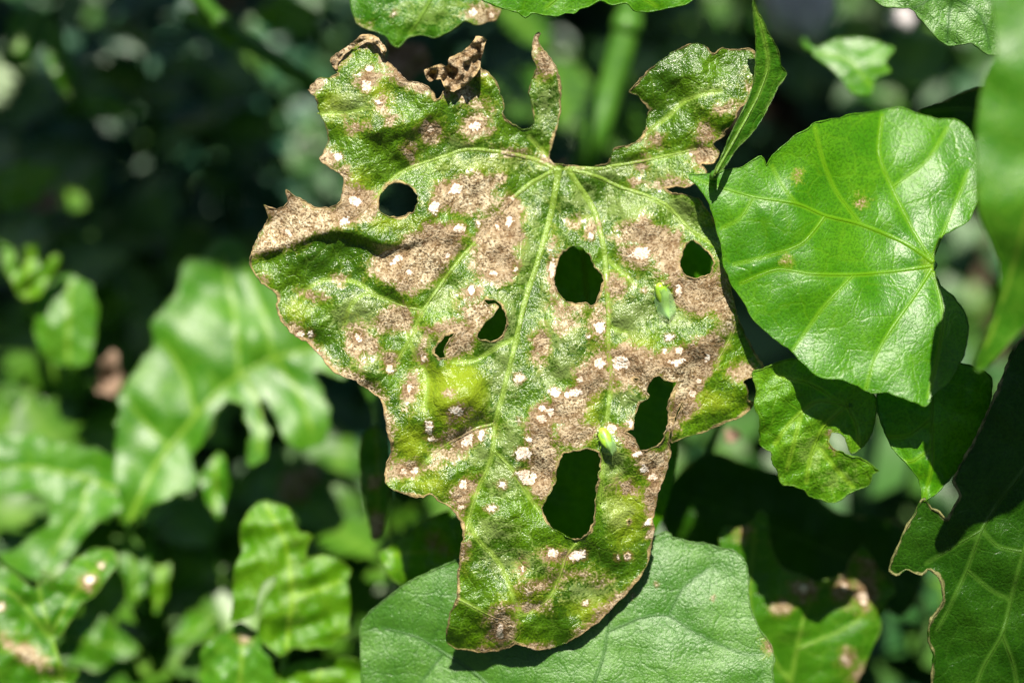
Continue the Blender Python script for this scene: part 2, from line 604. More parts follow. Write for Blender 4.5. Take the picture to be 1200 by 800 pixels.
# ------------------------------------------------------------------ the spotted leaf
OUT = [(644, 191), (644, 180), (650, 159), (656, 132), (657, 105), (655, 89), (650, 75), (640, 63), (635, 57), (631, 49),
       (633, 39), (628, 40), (624, 57), (625, 69), (629, 80), (624, 92), (620, 108), (624, 127), (626, 145), (620, 151),
       (613, 152), (604, 147), (593, 140), (589, 133), (590, 121), (586, 109), (581, 95), (573, 87), (562, 80), (544, 93),
       (528, 103), (521, 106), (513, 117), (505, 105), (491, 97), (477, 95), (464, 81), (452, 71), (448, 57), (440, 44),
       (425, 41), (413, 51), (400, 60), (388, 69), (391, 81), (397, 86), (384, 91), (373, 93), (361, 105), (369, 113),
       (375, 132), (381, 145), (385, 164), (380, 177), (375, 187), (387, 197), (400, 204), (403, 214), (401, 228), (398, 237),
       (387, 243), (368, 243), (357, 235), (344, 229), (336, 223), (337, 236), (331, 243), (320, 244), (310, 241), (315, 255),
       (307, 268), (300, 284), (293, 303), (296, 316), (307, 332), (323, 343), (325, 364), (333, 380), (349, 396), (360, 401),
       (376, 417), (387, 431), (396, 438), (408, 443), (420, 448), (434, 458), (446, 468), (450, 480), (453, 500), (457, 516),
       (458, 530), (453, 544), (451, 558), (453, 567), (459, 573), (470, 577), (480, 580), (488, 583), (496, 582), (505, 579),
       (515, 587), (525, 592), (533, 600), (540, 613), (543, 629), (540, 643), (537, 667), (535, 699), (527, 720), (523, 744),
       (524, 752), (533, 759), (560, 763), (587, 761), (597, 758), (605, 754), (616, 757), (629, 761), (645, 759), (664, 752),
       (683, 741), (701, 728), (717, 712), (736, 693), (749, 677), (760, 656), (765, 629), (767, 619), (765, 608), (769, 590),
       (772, 577), (780, 555), (786, 530), (784, 520), (787, 502), (792, 486), (799, 471), (801, 472), (794, 487), (789, 503),
       (787, 518), (805, 511), (825, 506), (845, 497), (865, 490), (877, 481), (884, 472), (877, 469), (876, 457), (872, 446),
       (885, 439), (895, 430), (881, 407), (865, 372), (857, 340), (848, 308), (847, 290), (840, 265), (828, 244), (817, 233),
       (801, 228), (786, 226), (780, 221), (792, 219), (807, 219), (822, 212), (828, 201), (822, 193), (836, 191), (843, 180),
       (835, 169), (849, 159), (851, 153), (863, 137), (866, 128), (876, 119), (884, 100), (886, 79), (884, 60), (871, 57),
       (860, 59), (847, 57), (836, 63), (831, 59), (823, 53), (809, 52), (791, 60), (772, 73), (756, 87), (745, 99),
       (737, 108), (745, 111), (753, 119), (761, 129), (758, 140), (756, 153), (745, 167), (729, 172), (719, 175), (717, 183),
       (711, 192), (701, 194), (687, 197), (668, 194), (657, 193)]
HOLES = [
    [(443, 240), (446, 226), (455, 217), (468, 214), (480, 217), (487, 225), (489, 236), (485, 247), (475, 253), (463, 255), (452, 253), (445, 248)],
    [(672, 288), (683, 291), (692, 300), (697, 312), (707, 324), (705, 337), (699, 353), (693, 359), (688, 355), (671, 355), (660, 351), (652, 340), (649, 325), (655, 305), (660, 295)],
    [(811, 281), (820, 287), (832, 297), (836, 309), (831, 321), (815, 327), (804, 323), (797, 311), (799, 299), (804, 287)],
    [(567, 352), (581, 352), (591, 364), (594, 380), (587, 395), (573, 400), (559, 395), (567, 380), (577, 369), (584, 361), (581, 357), (571, 357)],
    [(533, 391), (527, 399), (521, 407), (521, 416), (523, 420), (515, 419), (509, 413), (512, 404), (520, 395), (529, 391)],
    [(771, 440), (777, 444), (785, 447), (793, 448), (787, 462), (782, 477), (784, 490), (780, 505), (777, 515), (770, 522), (755, 528), (747, 522), (744, 513), (733, 506), (742, 503), (742, 500), (744, 487), (750, 472), (760, 466), (758, 457), (762, 447)],
    [(680, 527), (692, 526), (701, 530), (704, 540), (702, 557), (699, 575), (698, 594), (695, 613), (688, 625), (676, 632), (664, 628), (648, 619), (640, 608), (635, 595), (643, 579), (651, 565), (652, 550), (660, 532), (670, 529)],
    [(742, 443), (745, 442), (748, 444), (745, 446)],
    [(735, 611), (737, 609), (739, 611), (737, 613)],
    [(733, 650), (735, 648), (737, 650), (735, 652)],
]
VEINS = [
    [(655, 197, 5.0), (648, 240), (633, 297), (615, 354), (601, 415), (588, 466), (580, 497), (578, 525), (570, 552), (562, 567), (552, 597), (546, 624, 1.3)],
    [(664, 196, 4.4), (680, 221), (697, 249), (708, 295), (711, 332), (713, 369), (713, 402), (716, 437), (714, 470), (710, 500), (706, 540), (705, 565), (703, 590, 1.5)],
    [(652, 199, 4.0), (626, 213), (600, 233), (568, 273), (536, 308), (512, 340), (493, 369), (483, 393), (464, 425, 1.2)],
    [(650, 198, 3.4), (625, 187), (597, 180), (549, 175), (520, 184), (483, 196), (461, 209), (443, 229), (428, 246), (408, 259, 1.5)],
    [(662, 197, 3.4), (697, 198), (729, 193), (772, 185), (818, 174, 1.4)],
    [(664, 198, 3.2), (700, 207), (729, 220), (761, 231), (785, 244), (807, 268), (826, 280), (845, 291, 1.6)],
    [(755, 157, 1.0), (770, 146), (785, 135), (801, 119), (828, 109), (845, 107, 0.7)],
    [(713, 380, 1.6), (722, 386), (733, 388, 0.7)],
    [(580, 496, 2.6), (558, 502), (538, 512), (516, 526), (500, 540), (480, 560, 0.9)],
    [(579, 528, 2.2), (600, 550), (610, 565), (624, 587), (632, 597, 1.0)],
    [(676, 636, 2.0), (664, 651), (656, 675), (645, 699), (624, 715), (606, 721, 0.8)],
    [(497, 364, 1.8), (472, 359), (450, 350), (429, 344), (412, 356), (404, 378, 0.7)],
    [(864, 369, 1.6), (855, 396), (839, 425, 0.7)],
    [(536, 701, 1.7), (550, 708), (565, 716), (583, 724), (598, 726, 0.8)],
    [(550, 612, 1.4), (560, 632), (578, 650), (590, 668), (602, 700), (610, 718, 0.5)],
    [(650, 195, 1.6), (636, 178), (620, 160, 0.6)],
    [(606, 395, 1.2), (580, 408), (556, 422), (530, 424, 0.6)],
    [(708, 300, 1.2), (728, 318), (742, 330, 0.5)],
    [(700, 252, 1.0), (684, 256), (670, 262, 0.5)],
    [(372, 133, 1.0), (400, 132), (424, 128, 0.5)],
    [(440, 345, 0.9), (415, 330), (380, 328), (350, 345, 0.4)],
    [(470, 360, 0.9), (480, 400), (500, 440), (498, 480, 0.4)],
]
BROWN_E = [
    (420, 238, 20, 20), (462, 375, 22, 14, -10), (420, 400, 14, 21), (457, 420, 8, 7), (480, 458, 9, 16, 10), (494, 416, 5, 11, 15),
    (476, 550, 19, 7), (543, 519, 27, 10, -35), (537, 484, 13, 9), (524, 461, 6, 6), (540, 578, 17, 8, -52), (543, 648, 4, 10),
    (590, 736, 14, 19), (590, 716, 10, 4, -30), (724, 335, 14, 11), (700, 380, 9, 22), (670, 507, 18, 14), (870, 435, 14, 9),
    (805, 477, 9, 12, 30), (632, 402, 9, 17), (505, 154, 14, 13), (557, 149, 16, 14), (547, 112, 18, 7, 30), (384, 186, 12, 10),
    (640, 72, 11, 17), (629, 50, 5, 12), (828, 158, 12, 11), (824, 184, 15, 13), (794, 216, 16, 5), (764, 164, 8, 4), (753, 196, 4, 6),
    (880, 105, 4, 9), (868, 127, 4, 6), (847, 127, 9, 5), (430, 92, 11, 14, 60), (447, 122, 6, 7), (458, 140, 7, 5), (416, 148, 10, 5), (480, 178, 7, 8),
    (340, 262, 38, 18, -30), (584, 310, 22, 22), (596, 268, 16, 24), (552, 346, 12, 9), (748, 298, 17, 12), (650, 318, 5, 26), (668, 363, 12, 5),
    (653, 652, 14, 6), (612, 665, 3, 5), (629, 687, 13, 5), (675, 672, 9, 3), (625, 710, 8, 3), (700, 680, 5, 2), (308, 325, 5, 4), (362, 347, 6, 4),
    (378, 349, 4, 3), (400, 325, 5, 5), (602, 178, 8, 2), (640, 188, 5, 2), (745, 214, 5, 4), (735, 570, 10, 6), (663, 380, 10, 7), (672, 262, 8, 5), (695, 268, 7, 6),
    (520, 235, 14, 10), (735, 430, 20, 16), (690, 505, 6, 6),
    (810, 345, 34, 16, 40), (580, 285, 22, 42, 20), (600, 250, 14, 16), (655, 480, 26, 16, -30), (740, 440, 30, 14), (640, 530, 12, 30), (745, 275, 22, 9), (690, 440, 14, 16), (560, 365, 16, 12), (535, 515, 18, 8), (435, 405, 10, 10), (845, 350, 8, 26), (560, 225, 24, 12), (480, 310, 34, 14, -20)]
BROWN_P = [
    [(293, 303), (300, 284), (315, 255), (310, 241), (336, 223), (368, 243), (400, 240), (412, 222), (436, 222), (444, 246), (425, 258), (398, 266), (370, 274), (330, 292)],
    [(488, 271), (429, 308), (440, 327), (483, 342), (509, 327), (525, 308), (546, 274), (536, 264), (507, 261)],
    [(512, 246), (505, 226), (517, 212), (560, 205), (592, 207), (580, 224), (576, 250), (548, 250)],
    [(563, 348), (578, 362), (563, 385), (557, 396), (547, 412), (525, 419), (522, 404), (536, 391), (512, 396), (494, 384), (520, 378), (545, 378)],
    [(333, 380), (345, 378), (365, 400), (400, 432), (430, 445), (452, 468), (444, 470), (420, 452), (380, 425), (350, 398)],
    [(721, 268), (756, 255), (775, 268), (796, 276), (800, 325), (840, 322), (846, 330), (860, 359), (857, 386), (836, 369), (815, 340), (791, 336), (776, 320), (766, 300), (745, 285)],
    [(716, 412), (732, 402), (768, 416), (800, 405), (835, 392), (848, 402), (838, 425), (826, 442), (815, 465), (798, 488), (786, 512), (780, 500), (784, 470), (793, 448), (771, 440), (758, 460), (738, 455), (722, 447)],
    [(690, 425), (708, 413), (714, 440), (700, 456), (686, 474), (681, 492), (660, 500), (640, 484), (646, 462), (666, 455), (680, 444)],
    [(622, 482), (640, 466), (651, 500), (648, 520), (655, 542), (646, 568), (634, 588), (622, 560), (617, 520)],
    [(738, 500), (752, 526), (770, 530), (785, 524), (781, 556), (771, 588), (766, 618), (758, 600), (760, 565), (749, 545), (730, 515), (720, 500)],
]
BROWN_S = [([(450, 480), (455, 510), (458, 530), (452, 556)], 5), ([(533, 600), (541, 620)], 5), ([(683, 741), (701, 728), (717, 712), (738, 692)], 6),
           ([(452, 71), (477, 93), (505, 104)], 7), ([(388, 75), (413, 50), (440, 44), (450, 66)], 6), ([(361, 105), (371, 100)], 4), ([(522, 107), (545, 92), (562, 82)], 4),
           ([(766, 600), (766, 625)], 5), ([(560, 762), (600, 757), (640, 759)], 2.5), ([(877, 482), (884, 472)], 4), ([(403, 205), (402, 240)], 8)]
WHITE = [
    (416, 235, 7, 5, 30), (403, 260, 6, 4, -30), (337, 273, 5, 3, 15), (509, 244, 5, 7), (539, 268, 6, 4), (553, 341, 4, 6), (420, 395, 5, 6), (352, 391, 5, 4), (364, 391, 3, 4), (497, 420, 4, 4),
    (456, 431, 5, 4), (577, 321, 4, 3), (583, 265, 2, 4), (467, 303, 9, 3, -30), (533, 223, 6, 4), (457, 433, 5, 5), (608, 443, 6, 6), (536, 482, 9, 6, 30), (503, 501, 5, 7), (507, 515, 6, 4), (564, 510, 4, 6),
    (548, 516, 9, 5, -35), (635, 491, 6, 6), (646, 483, 3, 5), (636, 479, 5, 4), (651, 460, 6, 4), (619, 514, 4, 4), (613, 531, 10, 8), (614, 556, 9, 7), (608, 493, 2.2, 2.5), (480, 455, 4, 5),
    (486, 550, 6, 4, -30), (473, 552, 4, 4), (675, 459, 6, 5), (679, 445, 4, 4), (716, 502, 6, 6), (747, 531, 6, 4), (756, 550, 5, 4), (812, 461, 4, 5), (791, 424, 11, 4, -8), (796, 410, 5, 4), (779, 411, 3, 3),
    (829, 420, 3, 4), (820, 446, 3, 3), (701, 425, 5, 5), (620, 535, 3, 5), (764, 559, 5, 4), (624, 560, 5, 6), (739, 497, 3, 6), (604, 315, 3.5, 4), (693, 277, 4, 5), (795, 340, 4, 6), (755, 340, 2, 2),
    (647, 313, 3, 9), (703, 383, 6, 6), (785, 395, 5, 4), (779, 412, 3, 3), (727, 425, 10, 8), (750, 297, 12, 7), (597, 260, 5, 5), (703, 427, 6, 5), (619, 563, 7, 5), (575, 596, 6, 4), (589, 568, 5, 4),
    (648, 648, 7, 5), (677, 651, 10, 6, -15), (612, 665, 2, 4), (724, 653, 3, 3), (735, 651, 4, 4), (760, 612, 7, 4, -30), (687, 706, 3, 3), (543, 567, 4, 5), (541, 595, 4, 3), (587, 735, 4, 4), (586, 744, 5, 4),
    (429, 100, 5, 7), (432, 81, 4, 4), (443, 119, 4, 3), (557, 148, 6, 5), (505, 153, 4, 4), (395, 183, 5, 4), (472, 87, 6, 3, 35), (535, 219, 5, 5), (600, 232, 3, 2), (690, 395, 3, 3), (664, 462, 3, 3), (525, 300, 3, 3), (560, 262, 3, 3), (480, 320, 3, 2)]
YELLOW = [(537, 462, 36, 40), (500, 455, 18, 30), (440, 105, 14, 30, -20), (416, 212, 18, 14), (394, 258, 14, 8), (462, 262, 26, 8), (692, 485, 9, 26), (635, 547, 8, 12), (735, 600, 22, 40), (612, 702, 22, 12),
          (500, 565, 30, 12), (345, 365, 14, 12), (570, 88, 12, 10), (755, 400, 14, 8), (480, 520, 18, 24), (392, 120, 16, 20), (560, 195, 40, 8), (700, 712, 30, 14), (830, 470, 26, 12)]
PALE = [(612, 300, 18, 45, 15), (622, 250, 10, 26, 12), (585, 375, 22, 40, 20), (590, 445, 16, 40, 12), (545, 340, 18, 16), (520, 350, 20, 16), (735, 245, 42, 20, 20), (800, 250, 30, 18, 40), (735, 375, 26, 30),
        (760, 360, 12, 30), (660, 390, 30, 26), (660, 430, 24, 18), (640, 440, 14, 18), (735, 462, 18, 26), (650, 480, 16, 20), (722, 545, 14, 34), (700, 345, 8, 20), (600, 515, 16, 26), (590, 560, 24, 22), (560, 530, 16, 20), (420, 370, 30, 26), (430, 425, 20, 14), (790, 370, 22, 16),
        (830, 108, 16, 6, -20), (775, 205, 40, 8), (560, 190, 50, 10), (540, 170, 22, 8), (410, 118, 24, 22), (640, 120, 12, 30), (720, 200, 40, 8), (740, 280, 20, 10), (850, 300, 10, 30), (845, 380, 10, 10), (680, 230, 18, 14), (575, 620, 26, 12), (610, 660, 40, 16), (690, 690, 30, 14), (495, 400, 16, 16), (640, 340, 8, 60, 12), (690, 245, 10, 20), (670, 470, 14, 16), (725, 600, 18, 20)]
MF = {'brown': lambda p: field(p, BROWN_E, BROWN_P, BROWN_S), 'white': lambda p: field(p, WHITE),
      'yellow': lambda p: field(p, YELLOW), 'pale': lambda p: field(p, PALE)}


def interp(x, pts):
    a = np.array(pts, float)
    return np.interp(x, a[:, 0], a[:, 1])


def sig(t):
    return 1 / (1 + np.exp(-np.clip(t, -30, 30)))


def z_main(x, y):
    h = -18 * ((x - 620) / 300.0) ** 2 - 14 * (np.clip(y - 420, 0, None) / 340.0) ** 2
    h -= 46 * np.exp(-((x - 655) ** 2 + (y - 180) ** 2) / (2 * 130.0**2))
    h += 15 * np.exp(-((x - 548) ** 2 + (y - 458) ** 2) / (2 * 20.0**2)) + 9 * np.exp(-((x - 527) ** 2 + (y - 478) ** 2) / (2 * 20.0**2))
    yr = interp(x, [(290, 304), (330, 292), (370, 278), (395, 271), (420, 280), (450, 290), (480, 288), (500, 280)])
    sgn = yr - y
    A = 17 * sig((x - 285) / 8) * sig((500 - x) / 10)
    h += A * sig(sgn / 3.0) * np.exp(-np.clip(sgn, 0, None) / 34.0)
    yr = interp(x, [(370, 140), (400, 150), (440, 160), (475, 157), (505, 140), (540, 120)])
    sgn = yr - y
    A = 17 * sig((x - 385) / 8) * sig((522 - x) / 8)
    h += A * sig(sgn / 5.0) * np.exp(-np.clip(sgn, 0, None) / 60.0)
    s = ((x - 536) * -0.42 + (y - 701) * 0.91)
    h -= 0.42 * np.clip(s, 0, None) * sig((600 - x) / 6)
    h -= 0.2 * np.clip((y - 735), 0, None)
    h -= 0.30 * np.clip((x - 800) * 0.8 + (y - 430) * 0.6, 0, None)
    h += 6 * np.exp(-((x - 792) ** 2 / (2 * 6.0**2) + (y - 478) ** 2 / (2 * 26.0**2)))
    h += 9 * np.exp(-((x - 825) ** 2 / (2 * 26.0**2) + (y - 100) ** 2 / (2 * 22.0**2)))
    h -= 0.25 * np.clip(90 - y, 0, None)
    h += 4.5 * sines(x, y, 21, 90) + 2.0 * sines(x, y, 22, 36) + 0.5 * sines(x, y, 23, 13, 9)
    return -h


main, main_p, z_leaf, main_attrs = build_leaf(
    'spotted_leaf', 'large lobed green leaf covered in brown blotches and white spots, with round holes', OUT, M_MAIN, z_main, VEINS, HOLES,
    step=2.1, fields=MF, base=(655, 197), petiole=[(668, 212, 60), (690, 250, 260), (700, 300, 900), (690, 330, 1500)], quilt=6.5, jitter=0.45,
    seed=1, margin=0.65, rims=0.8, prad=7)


# crumpled dead flaps along the upper margin
def flap(outline, seed, amp, zoff):
    o = resample(outline, 3, True, True, 0.6)
    lo, hi = o.min(0), o.max(0)
    gx, gy = np.meshgrid(np.arange(lo[0], hi[0], 2.5), np.arange(lo[1], hi[1], 2.5))
    g = np.stack([gx.ravel(), gy.ravel()], 1) + 0.2
    g = g[inside(g, o)]
    g = g[dist_line(g, o, True) > 1.2]
    pts = [Vector(q) for q in o] + [Vector(q) for q in g]
    r = delaunay_2d_cdt(pts, [(i, (i + 1) % len(o)) for i in range(len(o))], [], 0, 1e-4)
    v = np.array([tuple(q) for q in r[0]])
    f = np.array(r[2], int)
    f = f[inside(v[f].mean(1), o)]
    z = zoff + amp * sines(v[:, 0], v[:, 1], seed, 26, 5) + amp * 0.6 * sines(v[:, 0], v[:, 1], seed + 1, 10, 6)
    at = {'lp': np.concatenate([v / 100, np.full((len(v), 1), 0.37)], 1), 'brown': np.full(len(v), 12.0), 'white': np.full(len(v), -40.0),
          'yellow': np.full(len(v), -40.0), 'pale': np.full(len(v), -40.0), 'vein': np.full(len(v), 60.0), 'edge': dist_line(v, o, True)}
    fo = mesh_obj('dry_flap', P(v[:, 0], v[:, 1], z), f, M_MAIN, main, main_p, at)
    fo['label'] = 'crumpled dead brown edge curling off the leaf'


flap([(562, 82), (564, 68), (571, 47), (559, 43), (549, 55), (536, 63), (526, 68), (524, 77), (512, 76), (497, 83), (500, 92), (507, 96), (516, 92), (521, 103), (532, 108), (548, 98)], 31, 8.0, 12)
flap([(388, 70), (400, 60), (413, 50), (425, 41), (441, 43), (453, 58), (450, 64), (440, 52), (427, 48), (414, 56), (400, 66), (396, 82), (390, 79)], 41, 4.0, 8)


# ------------------------------------------------------------------ leafhoppers on the leaf
def hopper_mats():
    b = plain_mat('leafhopper_body', (0.20, 0.42, 0.015), (0.32, 0.52, 0.05), 900, 0.35, 0.5)
    g = G('leafhopper_wing')
    tc = g.n('TexCoord')
    nz = g.noise(tc.outputs['Object'], 1200, 3)
    col = g.mix(nz, (0.22, 0.46, 0.14), (0.40, 0.62, 0.28))
    p = g.n('BsdfPrincipled')
    g.put(p.inputs['Base Color'], col)
    p.inputs['Roughness'].default_value = 0.22
    tr = g.n('BsdfTransparent')
    mx = g.n('MixShader')
    mx.inputs[0].default_value = 0.45
    g.put(mx.inputs[1], tr.outputs[0])
    g.put(mx.inputs[2], p.outputs[0])
    g.put(g.out.inputs[0], mx.outputs[0])
    e = plain_mat('leafhopper_eye', (0.25, 0.30, 0.12), (0.45, 0.5, 0.25), 500, 0.2)
    return b, g.m, e


HB, HW, HE = hopper_mats()


def hopper(label, a, b, wid, wingspan):
    """a at the head, b at the tail, in photograph coordinates on the leaf"""
    a, b = np.array(a, float), np.array(b, float)
    d = b - a
    L = np.linalg.norm(d)
    t = d / L
    s = np.array([-t[1], t[0]])
    root_p = P(a[0] / 2 + b[0] / 2, a[1] / 2 + b[1] / 2, z_leaf(((a + b) / 2)[None])[0])
    root = tag(empty('leafhopper', root_p), label, 'insect', 'leafhoppers on the spotted leaf')
    prof = [(0, .10), (.03, .42), (.09, .66), (.16, .74), (.24, .86), (.36, .9), (.52, .78), (.70, .55), (.85, .3), (.95, .12), (1, .03)]
    ns = 14
    V = []
    for u, r in prof:
        c = a + t * L * u
        zc = z_leaf(c[None])[0]
        for k in range(ns):
            an = 2 * math.pi * k / ns
            w_ = wid * r * math.cos(an)
            h_ = wid * r * 0.8 * math.sin(an)
            q = c + s * w_
            V.append(P(q[0], q[1], zc - wid * 0.75 - h_))
    f = [(i * ns + k, i * ns + (k + 1) % ns, (i + 1) * ns + (k + 1) % ns, (i + 1) * ns + k) for i in range(len(prof) - 1) for k in range(ns)]
    f += [tuple(range(ns)), tuple((len(prof) - 1) * ns + k for k in range(ns))]
    mesh_obj('body', V, f, HB, root, root_p)
    for sg in (-1, 1):
        V, nu, nv = [], 14, 6
        for i in range(nu + 1):
            u = 0.2 + 0.86 * i / nu
            half = wingspan * max(0.0, 1 - abs((i / nu - 0.55) / (0.75 if i / nu < 0.55 else 0.452)) ** 2.6) ** 0.6
            for j in range(nv + 1):
                q = a + t * L * u + s * sg * half * j / nv
                zc = z_leaf(q[None])[0]
                lift = wid * 1.62 * (1 - 0.75 * (j / nv) ** 1.6) * (1 - 0.25 * i / nu)
                V.append(P(q[0], q[1], zc - lift))
        f = [(i * (nv + 1) + j, i * (nv + 1) + j + 1, (i + 1) * (nv + 1) + j + 1, (i + 1) * (nv + 1) + j) for i in range(nu) for j in range(nv)]
        mesh_obj('wing', V, f, HW, root, root_p)
        c = a + t * L * 0.07 + s * sg * wid * 0.55
        V, n1, n2 = [], 6, 8
        for i in range(n1 + 1):
            for k in range(n2):
                th, ph = math.pi * i / n1, 2 * math.pi * k / n2
                r_ = wid * 0.2
                q = c + t * r_ * math.sin(th) * math.cos(ph) * 1.4 + s * r_ * math.sin(th) * math.sin(ph)
                V.append(P(q[0], q[1], z_leaf(c[None])[0] - wid * 0.95 - r_ * math.cos(th)))
        f = [(i * n2 + k, i * n2 + (k + 1) % n2, (i + 1) * n2 + (k + 1) % n2, (i + 1) * n2 + k) for i in range(n1) for k in range(n2)]
        mesh_obj('eye', V, f, HE, root, root_p)
        q0, q1 = a + s * sg * wid * 0.2, a - t * wid * 0.7 + s * sg * wid * 0.6
        za = z_leaf(a[None])[0]
        v, ff = tube_geo([P(q0[0], q0[1], za - wid * 0.8), P(q1[0], q1[1], za - wid * 0.9)], [0.3 * U, 0.12 * U], 5)
        mesh_obj('antenna', v, ff, HB, root, root_p)
        for u, ang, ll in ((0.22, -0.5, 1.5), (0.34, 0.25, 1.6), (0.48, 0.8, 2.0)):
            q0 = a + t * L * u + s * sg * wid * 0.5
            q1 = q0 + (s * sg * math.cos(ang) + t * math.sin(ang)) * wid * ll * 0.55
            q2 = q1 + (s * sg * 0.35 + t * 0.9) * wid * ll * 0.45
            z0 = z_leaf(q0[None])[0]
            pth = [P(q0[0], q0[1], z0 - wid * .6), P(q1[0], q1[1], z_leaf(q1[None])[0] - wid * .45), P(q2[0], q2[1], z_leaf(q2[None])[0] - 0.4)]
            v, ff = tube_geo(pth, 0.35 * U, 5)
            mesh_obj('leg', v, ff, HB, root, root_p)


hopper('yellow-green leafhopper with clear wings below the round hole at the leaf edge', (772, 331), (784, 372), 8.5, 11.5)
hopper('pale green leafhopper on the vein just above the largest hole', (704, 501), (717, 532), 8.5, 9.0)

# ------------------------------------------------------------------ neighbouring leaves in or near focus
GROUND_Z = 1500


def pole(x, y, z=1450, dx=0, dy=0):
    return [(x, y, 90), (x + dx, y + dy, z * 0.5), (x + dx * 1.5, y + dy * 1.5, z)]


B = [(807, 206), (843, 202), (873, 193), (892, 183), (899, 194), (905, 182), (930, 160), (950, 150), (955, 144), (987, 138), (997, 134), (1033, 130),
     (1053, 126), (1073, 133), (1100, 139), (1127, 143), (1142, 165), (1148, 205), (1140, 250), (1122, 268), (1104, 277), (1094, 300), (1095, 322), (1106, 338),
     (1120, 350), (1133, 373), (1134, 395), (1128, 420), (1113, 447), (1097, 461), (1084, 475), (1067, 470), (1040, 460), (1017, 460), (1000, 450), (987, 445),
     (960, 442), (940, 424), (927, 410), (910, 400), (897, 387), (880, 370), (873, 357), (860, 337), (850, 317), (846, 293), (837, 260), (830, 236), (815, 215)]
BV = [[(1094, 308, 3.5), (1060, 285), (1010, 264), (967, 253), (933, 239), (883, 231), (835, 217), (812, 208, 1)],
      [(1093, 312, 2.6), (1050, 318), (1000, 322), (950, 321), (910, 316), (868, 332, .8)],
      [(1093, 314, 2.6), (1070, 350), (1045, 385), (1025, 420), (1015, 455, .8)],
      [(1092, 306, 2.6), (1070, 270), (1045, 220), (1030, 180), (1034, 135, .8)],
      [(1010, 264, 1.6), (980, 225), (965, 190), (955, 150, .6)], [(967, 253, 1.5), (940, 285), (900, 300), (860, 310, .6)],
      [(933, 239, 1.4), (915, 215), (905, 195, .5)], [(1000, 322, 1.4), (965, 360), (940, 395), (930, 410, .6)], [(1094, 318, 2), (1105, 370), (1098, 420), (1088, 465, .6)],
      [(1045, 220, 1.3), (1085, 190), (1110, 150, .5)], [(1092, 304, 1.8), (1115, 250), (1135, 200, .6)], [(883, 231, 1.2), (868, 255), (845, 268, .5)]]
def z_heart(x, y):
    z = sheet(-18, -0.10, -0.06, (930, 300), 3.0, 150, 3.0, 120, 5)(x, y)
    return z - 0.30 * (y - 445) * sig((x - 985) / 30) - 8 * np.exp(-((x - 1040) ** 2 + (y - 400) ** 2) / (2 * 45.0**2))


build_leaf('heart_leaf', 'smooth bright green heart-shaped leaf overlapping the spotted leaf, tip pointing to its hole', B, M_BRIGHT,
           z_heart, BV, step=4, quilt=3.5, seed=2, jitter=0.6, seg=5, base=(1094, 310), petiole=[(1085, 322, 40), (1060, 340, 300), (1050, 350, 1450)], margin=0.9,
           fields={'yellow': lambda p: field(p, [(1092, 312, 10, 10), (935, 208, 3, 3), (922, 307, 3, 4)]), 'brown': lambda p: field(p, [(935, 208, 1.5, 1.5), (922, 307, 1.5, 2), (1010, 236, 1.5, 2)])})

C = [(1205, -70), (1165, -65), (1160, -10), (1166, 30), (1168, 60), (1155, 90), (1147, 130), (1144, 180), (1146, 240), (1158, 275), (1170, 305), (1172, 335), (1164, 370), (1150, 405),
     (1143, 432), (1155, 430), (1185, 398), (1230, 350), (1300, 260), (1340, 120), (1320, -20), (1260, -80)]
def z_near(x, y):
    return sheet(-270, -0.1, 0.02, (1200, 200), 4, 150, 4, 160, 9)(x, y) + 0.30 * np.clip(y - 240, 0, None)


build_leaf('near_leaf', 'blurred pale green leaf closest to the camera, beside the heart leaf', C, M_LIGHT,
           z_near, [[(1230, -60, 5), (1225, 80), (1215, 200), (1185, 320), (1150, 425, 1)]], step=8, seed=3, margin=1.5, base=(1230, -60),
           petiole=[(1290, -120, -200), (1400, -100, 400), (1420, 0, 1450)])

D = [(1027, 2), (1040, 8), (1067, 10), (1076, 20), (1083, 27), (1092, 38), (1101, 47), (1110, 53), (1123, 53), (1137, 50), (1146, 56), (1158, 64), (1175, 62), (1210, 40), (1240, -10), (1200, -70), (1110, -90), (1040, -50), (1015, -15)]
build_leaf('grey_green_leaf', 'rough grey-green leaf hanging into the top edge above the heart leaf', D, M_GREY, sheet(4, 0, 0.05, (1100, 10), 3, 80, 2.5, 50, 12),
           [[(1120, -85, 3), (1118, -20), (1112, 20), (1110, 50, .8)], [(1118, -20, 1.6), (1080, 5), (1068, 10, .6)], [(1116, -5, 1.6), (1150, 20), (1160, 58, .6)]], step=4, seed=4, base=(1120, -85),
           petiole=[(1125, -130, 60), (1150, -160, 500), (1160, -170, 1450)])

E2 = [(1077, 131), (1092, 124), (1110, 117), (1130, 108), (1150, 102), (1180, 110), (1190, 150), (1150, 165), (1105, 160)]
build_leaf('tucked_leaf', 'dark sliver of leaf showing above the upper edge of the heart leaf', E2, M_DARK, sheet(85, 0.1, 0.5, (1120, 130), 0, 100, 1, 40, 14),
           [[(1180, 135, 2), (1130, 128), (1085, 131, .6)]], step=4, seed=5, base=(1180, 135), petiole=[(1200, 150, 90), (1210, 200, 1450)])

E1 = [(882, -2), (888, 13), (900, 37), (912, 60), (915, 77), (922, 87), (911, 103), (903, 120), (884, 153), (861, 177), (848, 197), (836, 206), (846, 182), (862, 146), (875, 121), (882, 100), (886, 67), (884, 30)]
build_leaf('folded_leaf', 'narrow dark green leaf seen edge-on between the spotted leaf and the heart leaf', E1, M_MID,
           sheet(-8, 1.1, 0.25, (885, 100), 0, 100, 1.5, 50, 16), [[(838, 203, 2), (868, 150), (890, 108), (900, 70), (886, 8, .6)]], step=3, seed=6, base=(838, 204),
           petiole=[(836, 212, 60), (850, 240, 700), (860, 250, 1450)], margin=0.8)

